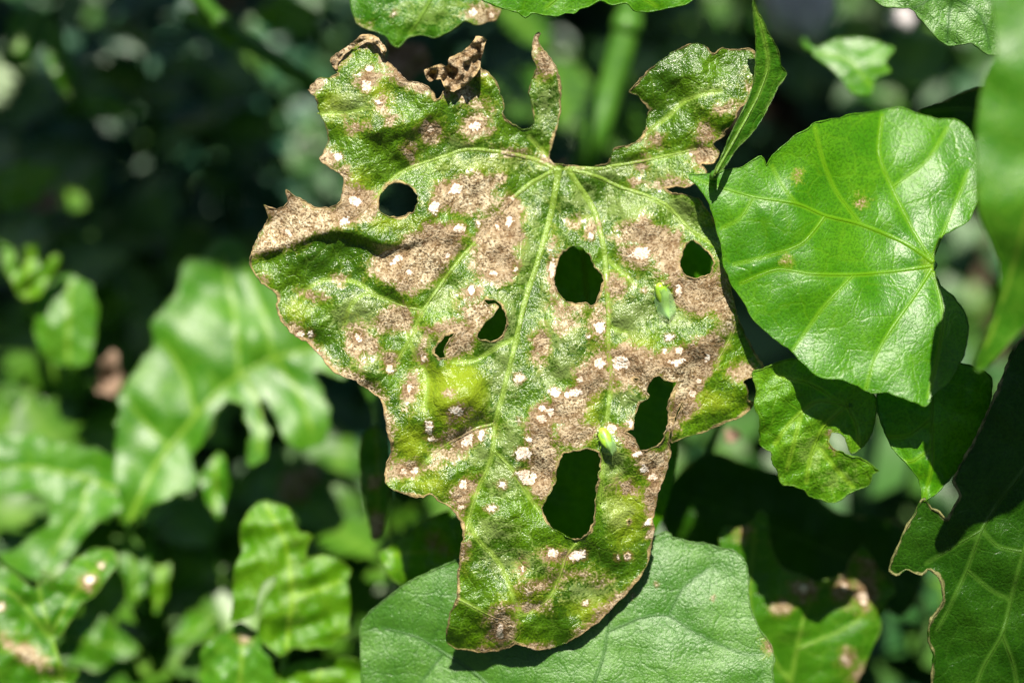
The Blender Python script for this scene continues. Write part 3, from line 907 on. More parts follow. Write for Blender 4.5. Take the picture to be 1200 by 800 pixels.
F = [(882, 437), (900, 429), (930, 420), (980, 430), (1012, 448), (1027, 468), (1026, 490), (1021, 508), (1011, 523), (1001, 531), (995, 528), (990, 512), (984, 507), (974, 507), (971, 517), (976, 525), (988, 530), (995, 534),
     (1008, 536), (1021, 544), (1029, 551), (1022, 556), (1017, 569), (1004, 574), (992, 580), (977, 589), (963, 585), (950, 581), (940, 573), (929, 569), (915, 565), (912, 553), (905, 541), (904, 530), (892, 522), (890, 508), (890, 493), (884, 474), (886, 457)]
FV = [[(992, 474, 2.4), (960, 470), (940, 482), (922, 500), (908, 520, .6)], [(992, 474, 2), (965, 500), (950, 535), (945, 565, .6)], [(992, 474, 1.8), (1004, 500), (1006, 520, .6)],
      [(985, 472, 1.8), (950, 450), (910, 440, .6)], [(960, 525, 1.2), (985, 555), (1000, 570, .5)], [(940, 482, 1.1), (930, 520), (922, 550, .5)]]
build_leaf('bitten_leaf', 'small light green toothed leaf with a bitten notch below the heart leaf', F, M_LIME,
           sheet(16, 0.05, 0.18, (950, 500), 4, 60, 3, 45, 18), FV, step=3, seed=7, base=(992, 474), quilt=4, petiole=[(1000, 468, 60), (1020, 450, 400), (1030, 440, 1450)], margin=1.0,
           fields={'pale': lambda p: field(p, [(950, 530, 16, 18), (985, 560, 20, 12)]), 'brown': lambda p: field(p, [], [], [([(971, 508), (976, 524)], 1.5)])}, jitter=0.5)

Gl = [(1028, 462), (1030, 487), (1035, 500), (1041, 515), (1048, 527), (1062, 542), (1070, 552), (1077, 562), (1080, 575), (1081, 587), (1091, 582), (1105, 570), (1113, 560), (1126, 549), (1142, 525), (1158, 480), (1160, 440), (1120, 425), (1070, 430), (1040, 440)]
build_leaf('pointed_leaf', 'pointed leaf half in shade below the heart leaf, sunlit on one side of its midrib', Gl, M_BRIGHT,
           sheet(-4, 0, 0.0, (1090, 500), 0, 100, 2, 40, 20, fold=((1090, 430), (1088, 585), 0.35)), [[(1092, 432, 2.4), (1092, 500), (1092, 545), (1083, 584, 1)], [(1092, 490, 1.3), (1065, 510), (1040, 512, .5)], [(1092, 525, 1.2), (1070, 540), (1060, 540, .5)]],
           step=3.5, seed=8, base=(1092, 432), quilt=3, petiole=[(1094, 420, 60), (1100, 380, 500), (1110, 360, 1450)])

H = [(1042, 668), (1047, 652), (1054, 637), (1062, 618), (1071, 604), (1077, 591), (1084, 584), (1092, 596), (1100, 599), (1106, 606), (1111, 608), (1117, 596), (1125, 580), (1118, 565), (1121, 553), (1145, 510), (1172, 450), (1195, 400), (1250, 370), (1310, 420),
     (1330, 600), (1310, 780), (1240, 890), (1130, 880), (1098, 830), (1092, 800), (1094, 767), (1088, 748), (1090, 727), (1099, 714), (1106, 700), (1102, 679), (1095, 670), (1087, 667), (1080, 674), (1072, 671), (1062, 667), (1050, 674)]
HV = [[(1215, 530, 3.2), (1171, 587), (1150, 621), (1133, 667), (1113, 710), (1098, 738, .8)], [(1225, 580, 3.8), (1200, 646), (1187, 692), (1174, 742), (1150, 785), (1138, 830, 1)], [(1200, 646, 1.6), (1170, 640), (1152, 622, .6)],
      [(1174, 742, 1.8), (1188, 780), (1195, 830, .6)], [(1150, 621, 1.4), (1118, 640), (1085, 660, .5)], [(1133, 667, 1.2), (1160, 690), (1180, 700, .5)]]
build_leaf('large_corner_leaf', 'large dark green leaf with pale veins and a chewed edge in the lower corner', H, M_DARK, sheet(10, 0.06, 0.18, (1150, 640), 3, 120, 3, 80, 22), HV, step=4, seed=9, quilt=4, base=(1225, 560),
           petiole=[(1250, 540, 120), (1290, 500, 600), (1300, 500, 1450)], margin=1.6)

I = [(422, 748), (424, 728), (435, 715), (455, 699), (477, 683), (503, 670), (530, 658), (580, 640), (640, 652), (690, 655), (740, 640), (781, 623), (787, 629), (796, 631), (810, 635), (825, 636), (842, 641), (858, 644), (866, 649), (873, 658), (877, 675), (877, 692), (879, 708),
     (884, 724), (890, 737), (897, 746), (903, 755), (907, 768), (905, 785), (908, 810), (895, 860), (800, 910), (650, 940), (500, 900), (430, 840), (424, 800)]
IV = [[(640, 930, 4), (610, 860), (570, 800), (520, 764), (487, 745), (448, 735, 1)], [(640, 925, 4), (680, 840), (705, 775), (712, 740), (722, 690, 1)], [(520, 764, 1.8), (500, 790), (485, 810, .8)], [(712, 740, 2), (750, 724), (783, 721), (808, 737), (842, 754, .8)],
      [(690, 810, 1.8), (730, 800), (760, 815, .7)], [(645, 910, 2.4), (740, 850), (820, 820), (890, 800, .8)], [(783, 721, 1.2), (800, 690), (830, 665, .5)], [(620, 870, 2), (540, 850), (450, 800, .7)], [(842, 754, .9), (870, 765), (895, 765, .4)]]
def z_broad(x, y):
    return sheet(60, -0.04, 0.04, (680, 720), 2.0, 120, 1.6, 90, 24)(x, y) - 0.22 * (y - 700) * sig((x - 620) / 40)


build_leaf('broad_lower_leaf', 'broad silvery green leaf under the tip of the spotted leaf, cut by the bottom edge', I, M_GREY,
           z_broad, IV, step=3.6, seed=10, quilt=4, base=(640, 925), petiole=[(640, 960, 120), (640, 1000, 600), (640, 1000, 1300)],
           fields={'brown': lambda p: field(p, [(902, 757, 4, 6)]), 'white': lambda p: field(p, [(741, 697, 1.5, 2), (770, 684, 1.5, 1.5), (836, 700, 1.2, 1.2)])})

K_ = [(410, -10), (416, 23), (427, 33), (451, 41), (458, 50), (466, 55), (477, 45), (493, 41), (509, 44), (524, 38), (536, 31), (545, 24), (555, 28), (563, 29), (571, 25), (581, 23), (588, 10), (600, -30), (520, -60), (430, -50)]
build_leaf('top_brown_tipped_leaf', 'green leaf with a brown dead corner at the top edge above the spotted leaf', K_, M_MID, sheet(70, 0, 0.1, (500, 10), 4, 90, 3, 60, 26),
           [[(520, -50, 3), (505, 0), (480, 40, .8)], [(510, -10, 1.5), (550, 10), (565, 25, .6)]], step=4, seed=11, base=(520, -50), petiole=[(525, -80, 160), (530, -100, 700), (530, -100, 1450)],
           fields={'brown': lambda p: field(p, [(568, 18, 18, 12), (425, 30, 6, 4)]), 'white': lambda p: field(p, [(553, 14, 5, 4), (576, 18, 4, 4), (461, 16, 2, 2)]), 'pale': lambda p: field(p, [(500, 15, 40, 14)])})
L_ = [(558, -5), (575, 4), (590, 10), (608, 15), (616, 21), (622, 16), (640, 18), (655, 19), (662, 15), (672, 16), (678, 12), (690, 8), (704, 1), (716, 6), (735, 4), (742, 12), (752, 14), (772, 12), (790, 8), (806, 4), (814, -8), (790, -50), (650, -60), (570, -40)]
build_leaf('top_edge_leaf', 'bright green finely toothed leaf edge along the top above the narrow dead lobe', L_, M_BRIGHT, sheet(10, 0, 0.1, (680, 0), 2, 90, 2, 60, 28),
           [[(680, -55, 3), (670, -20), (640, 10, .8)], [(680, -40, 2), (740, -10), (770, 8, .6)]], step=4, seed=12, base=(680, -55), petiole=[(690, -90, 90), (700, -120, 700), (700, -120, 1450)])

HID = [(640, 250), (720, 240), (800, 270), (850, 330), (830, 420), (800, 480), (790, 560), (760, 640), (700, 680), (630, 650), (610, 560), (560, 500), (520, 440), (500, 380), (560, 320)]
build_leaf('shaded_leaf', 'dark leaf in shade showing through the holes of the spotted leaf', HID, M_BRIGHT, sheet(150, 0, 0.1, (680, 450), 8, 160, 5, 90, 30),
           [[(680, 250, 4), (690, 380), (700, 520), (700, 660, 1)], [(690, 380, 2), (760, 440), (800, 450, .8)], [(690, 400, 2), (620, 450), (570, 480, .8)]], step=7, seed=13, base=(680, 250), petiole=[(690, 240, 300), (700, 230, 700), (700, 230, 1450)], margin=0)

J = [(842, 629), (862, 618), (879, 608), (892, 596), (900, 612), (904, 633), (912, 652), (921, 667), (950, 679), (983, 671), (997, 652), (1008, 637), (1020, 644), (1029, 667), (1050, 683), (1042, 700), (1037, 712), (1028, 745), (1015, 775), (1005, 800), (990, 850), (900, 880), (840, 840), (835, 720)]
build_leaf('spotted_shaded_leaf', 'blurred green leaf with pale tan spots beside the broad lower leaf', J, M_MID, sheet(195, 0.05, 0.12, (940, 720), 6, 120, 4, 70, 32),
           [[(920, 860, 3), (930, 780), (950, 700), (985, 673, .8)], [(925, 800, 2), (880, 720), (885, 620, .8)], [(935, 760, 2), (1000, 730), (1030, 690, .8)]], step=6, seed=14, seg=8, jitter=1.9, base=(920, 860), petiole=[(920, 890, 300), (920, 900, 700), (920, 900, 1350)],
           fields={'brown': lambda p: field(p, [(942, 690, 13, 10), (988, 690, 12, 14), (872, 625, 9, 7), (993, 773, 8, 9), (915, 712, 6, 6), (1015, 690, 10, 20), (1010, 660, 14, 5, 30), (1012, 790, 12, 10)]), 'white': lambda p: field(p, [(942, 690, 5, 5), (993, 773, 4, 4), (872, 625, 4, 3), (990, 686, 4, 5), (1012, 700, 5, 8)])})

DG = [(790, 560), (830, 530), (880, 545), (930, 560), (985, 600), (1050, 610), (1085, 660), (1060, 720), (1000, 700), (930, 690), (860, 680), (800, 650), (775, 610)]  # dark blade added to fill the gap with deep shade
build_leaf('gap_fill_leaf', 'dark leaf added to darken the gap below the bitten leaf', DG, M_DARK, sheet(330, 0, 0.1, (930, 620), 6, 120, 5, 80, 33), [[(1070, 690, 3), (960, 640), (800, 580, 1)]],
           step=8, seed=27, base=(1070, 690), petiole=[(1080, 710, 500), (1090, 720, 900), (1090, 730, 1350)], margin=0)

# ------------------------------------------------------------------ blurred leaves deeper down
Mb = [(953, 63), (977, 47), (1013, 45), (1030, 50), (1047, 58), (1037, 72), (1044, 84), (1027, 90), (1024, 102), (1020, 111), (1000, 110), (987, 93), (970, 77)]
build_leaf('sunlit_small_leaf', 'small blurred leaf catching the sun in the dark gap above the heart leaf', Mb, M_BRIGHT, sheet(260, -0.1, -0.4, (1000, 75), 8, 50, 3, 50, 34), [[(960, 62, 2), (995, 72), (1020, 100, .6)]], step=5, seed=15, base=(960, 62), petiole=[(945, 55, 300), (940, 40, 700), (940, 30, 1500)])

Ol = [(213, 307), (226, 304), (240, 298), (250, 288), (262, 281), (280, 283), (296, 310), (330, 350), (365, 385), (410, 425), (405, 440), (368, 437), (383, 470), (386, 500), (376, 521), (352, 527), (332, 510), (320, 484), (308, 466), (301, 480), (318, 505), (306, 540), (291, 546), (292, 500),
      (284, 472), (265, 466), (252, 480), (240, 512), (224, 542), (232, 565), (205, 580), (172, 592), (152, 612), (141, 582), (134, 520), (143, 456), (165, 425), (180, 405), (178, 380), (205, 345)]
OV = [[(152, 610, 5), (180, 550), (215, 505), (260, 455), (320, 420), (390, 405, 1.5)], [(230, 490, 2.4), (215, 440), (190, 400, .8)], [(280, 443, 2.4), (275, 370), (262, 300, .8)], [(200, 525, 2.2), (165, 490), (148, 460, .8)], [(320, 420, 2), (350, 460), (365, 505, .8)], [(285, 440, 2), (305, 480), (304, 530, .8)], [(320, 420, 2), (310, 370), (290, 320, .8)]]
build_leaf('lobed_glossy_leaf', 'large blurred glossy leaf with deep lobes beside the spotted leaf', Ol, M_LIGHT, sheet(430, 0.05, -0.32, (260, 430), 8, 150, 7, 120, 36), OV, step=6, seed=16, seg=8, jitter=1.9, quilt=7, base=(152, 610), petiole=[(150, 640, 450), (150, 680, 800), (150, 700, 1300)])
Pl = [(-40, 512), (0, 511), (37, 509), (75, 518), (110, 528), (140, 536), (148, 575), (140, 598), (112, 612), (95, 630), (75, 655), (45, 678), (10, 665), (-5, 650), (30, 635), (62, 610), (60, 585), (40, 578), (0, 578), (-40, 576)]
build_leaf('side_lobed_leaf', 'blurred grey-green leaf reaching in from the side edge below the glossy lobed leaf', Pl, M_LIGHT, sheet(400, 0, -0.40, (60, 560), 8, 100, 5, 90, 38), [[(150, 580, 4), (100, 560), (40, 548), (-40, 545, 1.5)], [(100, 570, 2), (95, 600), (60, 650, .8)]], step=6, seed=17, seg=8, jitter=1.9, quilt=8, base=(150, 580), petiole=[(160, 610, 500), (170, 640, 800), (170, 660, 1300)])
Q = [(-30, 650), (0, 663), (37, 687), (46, 676), (51, 664), (62, 680), (85, 658), (112, 643), (135, 644), (131, 669), (109, 695), (86, 721), (67, 747), (71, 777), (92, 789), (76, 808), (20, 850), (-40, 840)]
build_leaf('corner_midrib_leaf', 'blurred green leaf with one white spot in the lower corner under the side lobed leaf', Q, M_MID, sheet(230, 0, -0.2, (50, 730), 8, 90, 6, 60, 40), [[(75, 800, 3.4), (60, 744), (50, 710), (44, 680, 1)], [(60, 744, 2), (90, 690), (125, 655, .8)], [(60, 750, 2), (20, 700), (-20, 680, .8)]], step=5, seed=18, seg=8, jitter=1.9, quilt=6, base=(75, 800),
           petiole=[(80, 830, 350), (90, 860, 800), (90, 870, 1300)], fields={'white': lambda p: field(p, [(105, 680, 5, 5), (0, 711, 5, 5), (119, 663, 3, 3)]), 'brown': lambda p: field(p, [(105, 680, 8, 8), (30, 765, 30, 8, 35)])})
R = [(279, 627), (285, 610), (292, 597), (302, 588), (311, 586), (330, 590), (341, 605), (352, 624), (369, 629), (358, 645), (351, 662), (360, 655), (378, 650), (405, 661), (409, 702), (405, 740), (386, 755), (360, 759), (345, 755), (337, 762), (330, 766), (315, 759), (303, 735), (306, 715), (318, 690), (322, 672), (312, 680), (302, 700), (297, 722), (274, 725), (272, 695), (274, 665), (285, 646)]
build_leaf('crinkled_leaf', 'small crinkled yellow-green leaf with a curled slit left of the broad lower leaf', R, M_LIME, sheet(230, 0, -0.05, (340, 670), 8, 80, 5, 48, 42), [[(335, 762, 2.6), (342, 700), (335, 640), (312, 592, .8)], [(342, 700, 1.8), (375, 690), (400, 680, .6)]], step=4, seed=19, seg=8, jitter=1.9, quilt=5, base=(335, 762),
           petiole=[(330, 790, 350), (320, 820, 800), (320, 830, 1300)], fields={'pale': lambda p: field(p, [(344, 700, 6, 40)])})
S = [(236, 766), (255, 744), (281, 732), (307, 747), (319, 777), (315, 820), (270, 850), (240, 825)]
build_leaf('round_bottom_leaf', 'rounded pale green blurred leaf under the crinkled leaf at the bottom edge', S, M_LIGHT, sheet(250, 0, -0.1, (280, 780), 8, 60, 4, 40, 44), [[(275, 845, 2.4), (282, 790), (284, 740, .8)]], step=5, seed=20, seg=8, jitter=1.9, base=(275, 845), petiole=[(275, 870, 500), (275, 880, 900), (275, 890, 1300)], fields={'brown': lambda p: field(p, [(287, 747, 4, 3)])})
T = [(326, 790), (345, 778), (380, 772), (420, 775), (440, 800), (420, 850), (350, 850), (325, 820)]
build_leaf('low_blurred_leaf', 'blurred green leaf at the bottom edge between the round leaf and the broad leaf', T, M_LIME, sheet(260, 0, -0.1, (380, 800), 8, 60, 5, 40, 46), [[(370, 845, 2.4), (372, 800), (380, 776, .8)]], step=5, seed=21, seg=8, jitter=1.9, base=(370, 845), petiole=[(370, 870, 500), (375, 880, 900), (375, 890, 1300)])
Ul = [(421, 535), (426, 508), (440, 500), (453, 512), (458, 545), (455, 590), (447, 625), (437, 632), (431, 600), (424, 565)]
build_leaf('narrow_tan_tipped_leaf', 'narrow blurred leaf with a tan tip hanging beside the edge of the spotted leaf', Ul, M_MID, sheet(200, 0.1, 0, (440, 565), 6, 60, 3, 40, 48), [[(440, 502, 2.4), (444, 560), (441, 625, .8)]], step=4, seed=22, base=(440, 502), petiole=[(440, 480, 300), (430, 450, 700), (430, 440, 1400)], fields={'brown': lambda p: field(p, [(442, 618, 10, 16), (438, 565, 6, 6)])})
Vl = [(445, 650), (462, 634), (484, 621), (505, 608), (526, 596), (541, 600), (560, 640), (550, 665), (520, 668), (487, 688), (458, 672)]
build_leaf('bright_hidden_leaf', 'blurred lime green leaf tucked behind the lower side of the spotted leaf', Vl, M_LIME, sheet(190, 0, -0.1, (500, 640), 8, 70, 6, 40, 50), [[(552, 655, 2.4), (510, 645), (460, 650, .8)]], step=5, seed=23, seg=8, jitter=1.9, base=(552, 655), petiole=[(570, 665, 300), (590, 690, 700), (590, 700, 1300)], fields={'brown': lambda p: field(p, [(512, 634, 10, 6, 40)])})
W = [(42, 352), (58, 332), (80, 324), (108, 338), (112, 380), (106, 418), (82, 428), (56, 424), (44, 400)]
build_leaf('pale_round_leaf', 'pale blurred roundish leaf standing alone left of the glossy lobed leaf', W, M_LIGHT, sheet(480, 0, -0.1, (78, 380), 8, 60, 4, 70, 52), [[(80, 426, 3), (80, 380), (82, 330, .8)]], step=5, seed=24, seg=8, jitter=1.9, base=(80, 426), petiole=[(85, 450, 600), (90, 480, 1000), (90, 490, 1350)])
X = [(0, 282), (14, 292), (25, 320), (30, 290), (42, 284), (46, 310), (60, 298), (72, 300), (60, 325), (45, 348), (28, 352), (12, 335)]
build_leaf('yellow_fingered_leaf', 'blurred yellow-green leaf split into fingers near the side edge', X, M_LIME, sheet(460, 0, -0.1, (36, 315), 8, 50, 6, 30, 54), [[(32, 352, 3), (32, 325), (36, 290, .8)]], step=5, seed=25, seg=8, jitter=1.9, base=(32, 352), petiole=[(32, 370, 600), (40, 400, 1000), (40, 410, 1400)])
for n_, (x, y, rx, ry, a, z, m, lab) in enumerate([
        (108, 752, 46, 32, 10, 480, M_MID, 'dull green blurred leaf behind the corner leaf with the white spot'),
        (157, 668, 18, 36, -5, 430, M_MID, 'upright blurred leaflet above the dull green leaf'),
        (187, 686, 12, 28, 5, 450, M_LIME, 'thin upright lime leaflet next to the dark gap near the bottom'),
        (252, 566, 14, 36, 0, 430, M_LIGHT, 'pale upright leaflet under the lowest lobe of the glossy leaf'),
        (228, 738, 30, 16, -30, 470, M_MID, 'blurred leaf in the dark gap left of the round bottom leaf'),
        (470, 660, 24, 14, -40, 330, M_LIME, 'small blurred lime leaf beside the bright tucked leaf'),
        (28, 215, 40, 26, -20, 620, M_LIME, 'blurred lime green leaf at the side edge above the fingered leaf'),
        (125, 125, 34, 14, 12, 640, M_MID, 'blurred thin leaf in the dark upper part of the side edge'),
        (30, 40, 26, 40, 30, 640, M_MID, 'blurred dark green leaf in the top left corner'),
        (70, 70, 14, 50, -15, 600, M_MID, 'blurred upright leaf next to the top left corner'),
        (255, 30, 40, 16, 25, 640, M_LIME, 'blurred leaf along the top edge before the slanted stem'),
        (335, 20, 34, 24, 10, 620, M_LIME, 'rounded blurred leaf along the top edge above the slanted stem')]):
    t = np.linspace(0, 2 * math.pi, 15)[:-1]
    ca, sa = math.cos(math.radians(a)), math.sin(math.radians(a))
    k = 1 + 0.12 * np.cos(3 * t + n_) + 0.1 * np.cos(5 * t + 2 * n_)
    o = np.stack([x + k * (rx * np.cos(t) * ca - ry * np.sin(t) * sa), y + k * (rx * np.cos(t) * sa + ry * np.sin(t) * ca)], 1)
    ax = np.array([ca, sa]) * rx if rx > ry else np.array([-sa, ca]) * ry
    b0 = (x + ax[0] * 0.95, y + ax[1] * 0.95)
    b1 = (x - ax[0] * 0.8, y - ax[1] * 0.8)
    build_leaf('blurred_leaf', lab, o.tolist(), m, sheet(z, 0.1 * math.sin(n_), -0.25, (x, y), 10, 60, 6, 40, 60 + n_), [[(*b0, 2.6), (x, y), (*b1, .8)]], step=6, seed=30 + n_, seg=8, jitter=1.9, base=b0,
               petiole=[(b0[0] + 8, b0[1] + 15, z + 150), (b0[0] + 15, b0[1] + 25, 1150)], margin=0, prad=4)


# ------------------------------------------------------------------ stems
def stem(name, label, pts, rad, mat=M_STEM):
    q = resample(pts, 30, False)
    p = P(q[:, 0], q[:, 1], q[:, 2])
    b = p[np.argmin(p[:, 2])]
    root = tag(empty(name, b), label, 'stem')
    r = rad * U * np.linspace(1, 0.85, len(q)) * (1 + 0.06 * sines(q[:, 0], q[:, 1], 5, 90))
    v, f = tube_geo(p, r, 14)
    mesh_obj('stalk', v, f, mat, root, b)
    for i in range(3, len(q) - 1, max(4, len(q) // 4)):
        v, f = tube_geo(p[i - 1:i + 2] * 0.35 + p[i] * 0.65, [r[i] * 1.02, r[i] * 1.16, r[i] * 1.02], 14)
        mesh_obj('node_ring', v, f, mat, root, b)


stem('thick_stem', 'thick blurred green stem rising behind the sinus of the spotted leaf', [(655, 300, 1100), (668, 240, 720), (690, 180, 560), (708, 130, 560), (728, 60, 560), (755, -60, 560)], 24)
stem('slanted_stem', 'slanted light green blurred stem between the top edge and the spotted leaf', [(200, -40, 400), (260, 28, 430), (310, 62, 450), (360, 94, 480), (430, 140, 700), (520, 200, 1300)], 12)
stem('thin_stem', 'thin green blurred stem in the dark gap right of the leaf tip', [(780, 680, 900), (800, 620, 420), (812, 590, 380), (832, 530, 360), (850, 480, 330)], 6)


# ------------------------------------------------------------------ dead leaves and stones on the ground
def dry_leaf(label, x, y, z, rx, ry, a, seed):
    t = np.linspace(0, 2 * math.pi, 17)[:-1]
    ca, sa = math.cos(a), math.sin(a)
    k = 1 + 0.15 * np.cos(3 * t + seed) + 0.1 * np.cos(5 * t)
    o = np.stack([x + k * (rx * np.cos(t) * ca - ry * np.sin(t) * sa), y + k * (rx * np.cos(t) * sa + ry * np.sin(t) * ca)], 1)
    build_leaf('dry_leaf', label, o.tolist(), M_DRY, sheet(z, 0.2, -0.2, (x, y), 14, 60, 9, 35, seed), [[(x + rx * ca * .9, y + rx * sa * .9, 2), (x - rx * ca * .8, y - rx * sa * .8, .6)]], step=6, seed=seed, margin=0.8, group='dead leaves among the plants')


dry_leaf('pinkish brown dead leaf between the top leaf and the spotted leaf', 476, 70, 330, 26, 24, 0.4, 71)
dry_leaf('brown dead leaf in the gap above the crinkled leaf', 352, 575, 600, 24, 32, 0.2, 72)
dry_leaf('pale dead leaf between the pale round leaf and the glossy lobed leaf', 128, 440, 520, 14, 26, 0.1, 74)
dry_leaf('dead leaf at the side edge above the fingered leaf', 50, 235, 640, 18, 14, 0.1, 75)
dry_leaf('brown dead leaf under the bitten leaf', 858, 510, 330, 9, 8, 0.1, 76)


def stone(label, x, y, z, r, seed):
    n1, n2 = 12, 18
    c = P(x, y, z)
    V = []
    for i in range(n1 + 1):
        for k in range(n2):
            th, ph = math.pi * i / n1, 2 * math.pi * k / n2
            d = np.array([math.sin(th) * math.cos(ph), math.sin(th) * math.sin(ph), 0.75 * math.cos(th)])
            q = 1 + 0.13 * float(sines(np.array([d[0] * 60]), np.array([d[1] * 60 + d[2] * 40]), seed, 60)[0])
            V.append(c + d * r * U * q)
    f = [(i * n2 + k, i * n2 + (k + 1) % n2, (i + 1) * n2 + (k + 1) % n2, (i + 1) * n2 + k) for i in range(n1) for k in range(n2)]
    o = mesh_obj('stone', V, f, M_STONE, None, c)
    tag(o, label, 'stone')


stone('blurred pale grey stone at the top edge right of the folded leaf', 935, 12, 620, 62, 3)
stone('small blurred grey stone at the top edge left of the grey-green leaf', 1056, 22, 600, 22, 4)

# ------------------------------------------------------------------ undergrowth
UG = G('undergrowth_skin')
at = UG.attr('tint', True)
sp = UG.n('SeparateXYZ')
UG.put(sp.inputs[0], at)
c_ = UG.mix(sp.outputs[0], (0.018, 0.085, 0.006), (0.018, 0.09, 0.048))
c_ = UG.mix(sp.outputs[1], c_, (0.12, 0.25, 0.01))
pb = UG.n('BsdfPrincipled')
UG.put(pb.inputs['Base Color'], c_)
pb.inputs['Roughness'].default_value = 0.45
tb = UG.n('BsdfTranslucent')
UG.put(tb.inputs[0], c_)
mb = UG.n('MixShader')
mb.inputs[0].default_value = 0.25
UG.put(mb.inputs[1], pb.outputs[0])
UG.put(mb.inputs[2], tb.outputs[0])
UG.put(UG.out.inputs[0], mb.outputs[0])


def undergrowth():
    rng = np.random.default_rng(5)
    V, Fc, T_ = [], [], []
    prof = [(0, .02), (.2, .32), (.45, .46), (.72, .34), (1.0, .02)]

    def leaf(pos, L, wd, yaw, tilt, tint, droop):
        k = len(V)
        fw = np.array([math.cos(yaw) * math.cos(tilt), math.sin(yaw) * math.cos(tilt), math.sin(tilt)])
        sd = np.array([-math.sin(yaw), math.cos(yaw), 0])
        nn = np.cross(fw, sd)
        for u, w_ in prof:
            c = pos + fw * L * u - np.array([0, 0, 1]) * droop * L * u * u
            V.extend([c - sd * wd * w_ + nn * 0.12 * wd, c, c + sd * wd * w_ + nn * 0.12 * wd])
            T_.extend([tint] * 3)
        for i in range(len(prof) - 1):
            for j in range(2):
                a = k + i * 3 + j
                Fc.append((a, a + 1, a + 4, a + 3))

    for _ in range(1700):
        x = rng.uniform(-0.55, 0.55)
        y = rng.uniform(-0.35, 0.75)
        hgt = rng.uniform(0.01, 0.13)
        small = rng.random() < 0.6
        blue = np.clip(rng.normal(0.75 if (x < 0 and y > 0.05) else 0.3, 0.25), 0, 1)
        n = rng.integers(5, 10)
        for i in range(n):
            hh = hgt * rng.uniform(0.3, 1)
            L = rng.uniform(0.012, 0.026) if small else rng.uniform(0.025, 0.05)
            leaf(np.array([x + rng.normal(0, 0.014), y + rng.normal(0, 0.014), hh]), L, L * rng.uniform(0.55, 0.9), rng.uniform(0, 6.28), rng.uniform(-0.3, 0.7),
                 (blue, np.clip(rng.normal(0.15, 0.2), 0, 1), 0), rng.uniform(0, 0.5))
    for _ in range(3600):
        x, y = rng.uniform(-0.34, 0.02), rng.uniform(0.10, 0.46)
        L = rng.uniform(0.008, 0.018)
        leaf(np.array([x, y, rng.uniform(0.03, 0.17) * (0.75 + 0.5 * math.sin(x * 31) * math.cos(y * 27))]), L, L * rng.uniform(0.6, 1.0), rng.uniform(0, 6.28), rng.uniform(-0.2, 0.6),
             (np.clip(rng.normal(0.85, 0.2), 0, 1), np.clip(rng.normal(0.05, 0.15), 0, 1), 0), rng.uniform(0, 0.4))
    me = mesh_obj('undergrowth', np.array(V), Fc, UG.m, attrs={'tint': np.array(T_)})
    tag(me, 'low dark mass of small blurred leaves covering the ground', 'undergrowth', kind='stuff')


undergrowth()


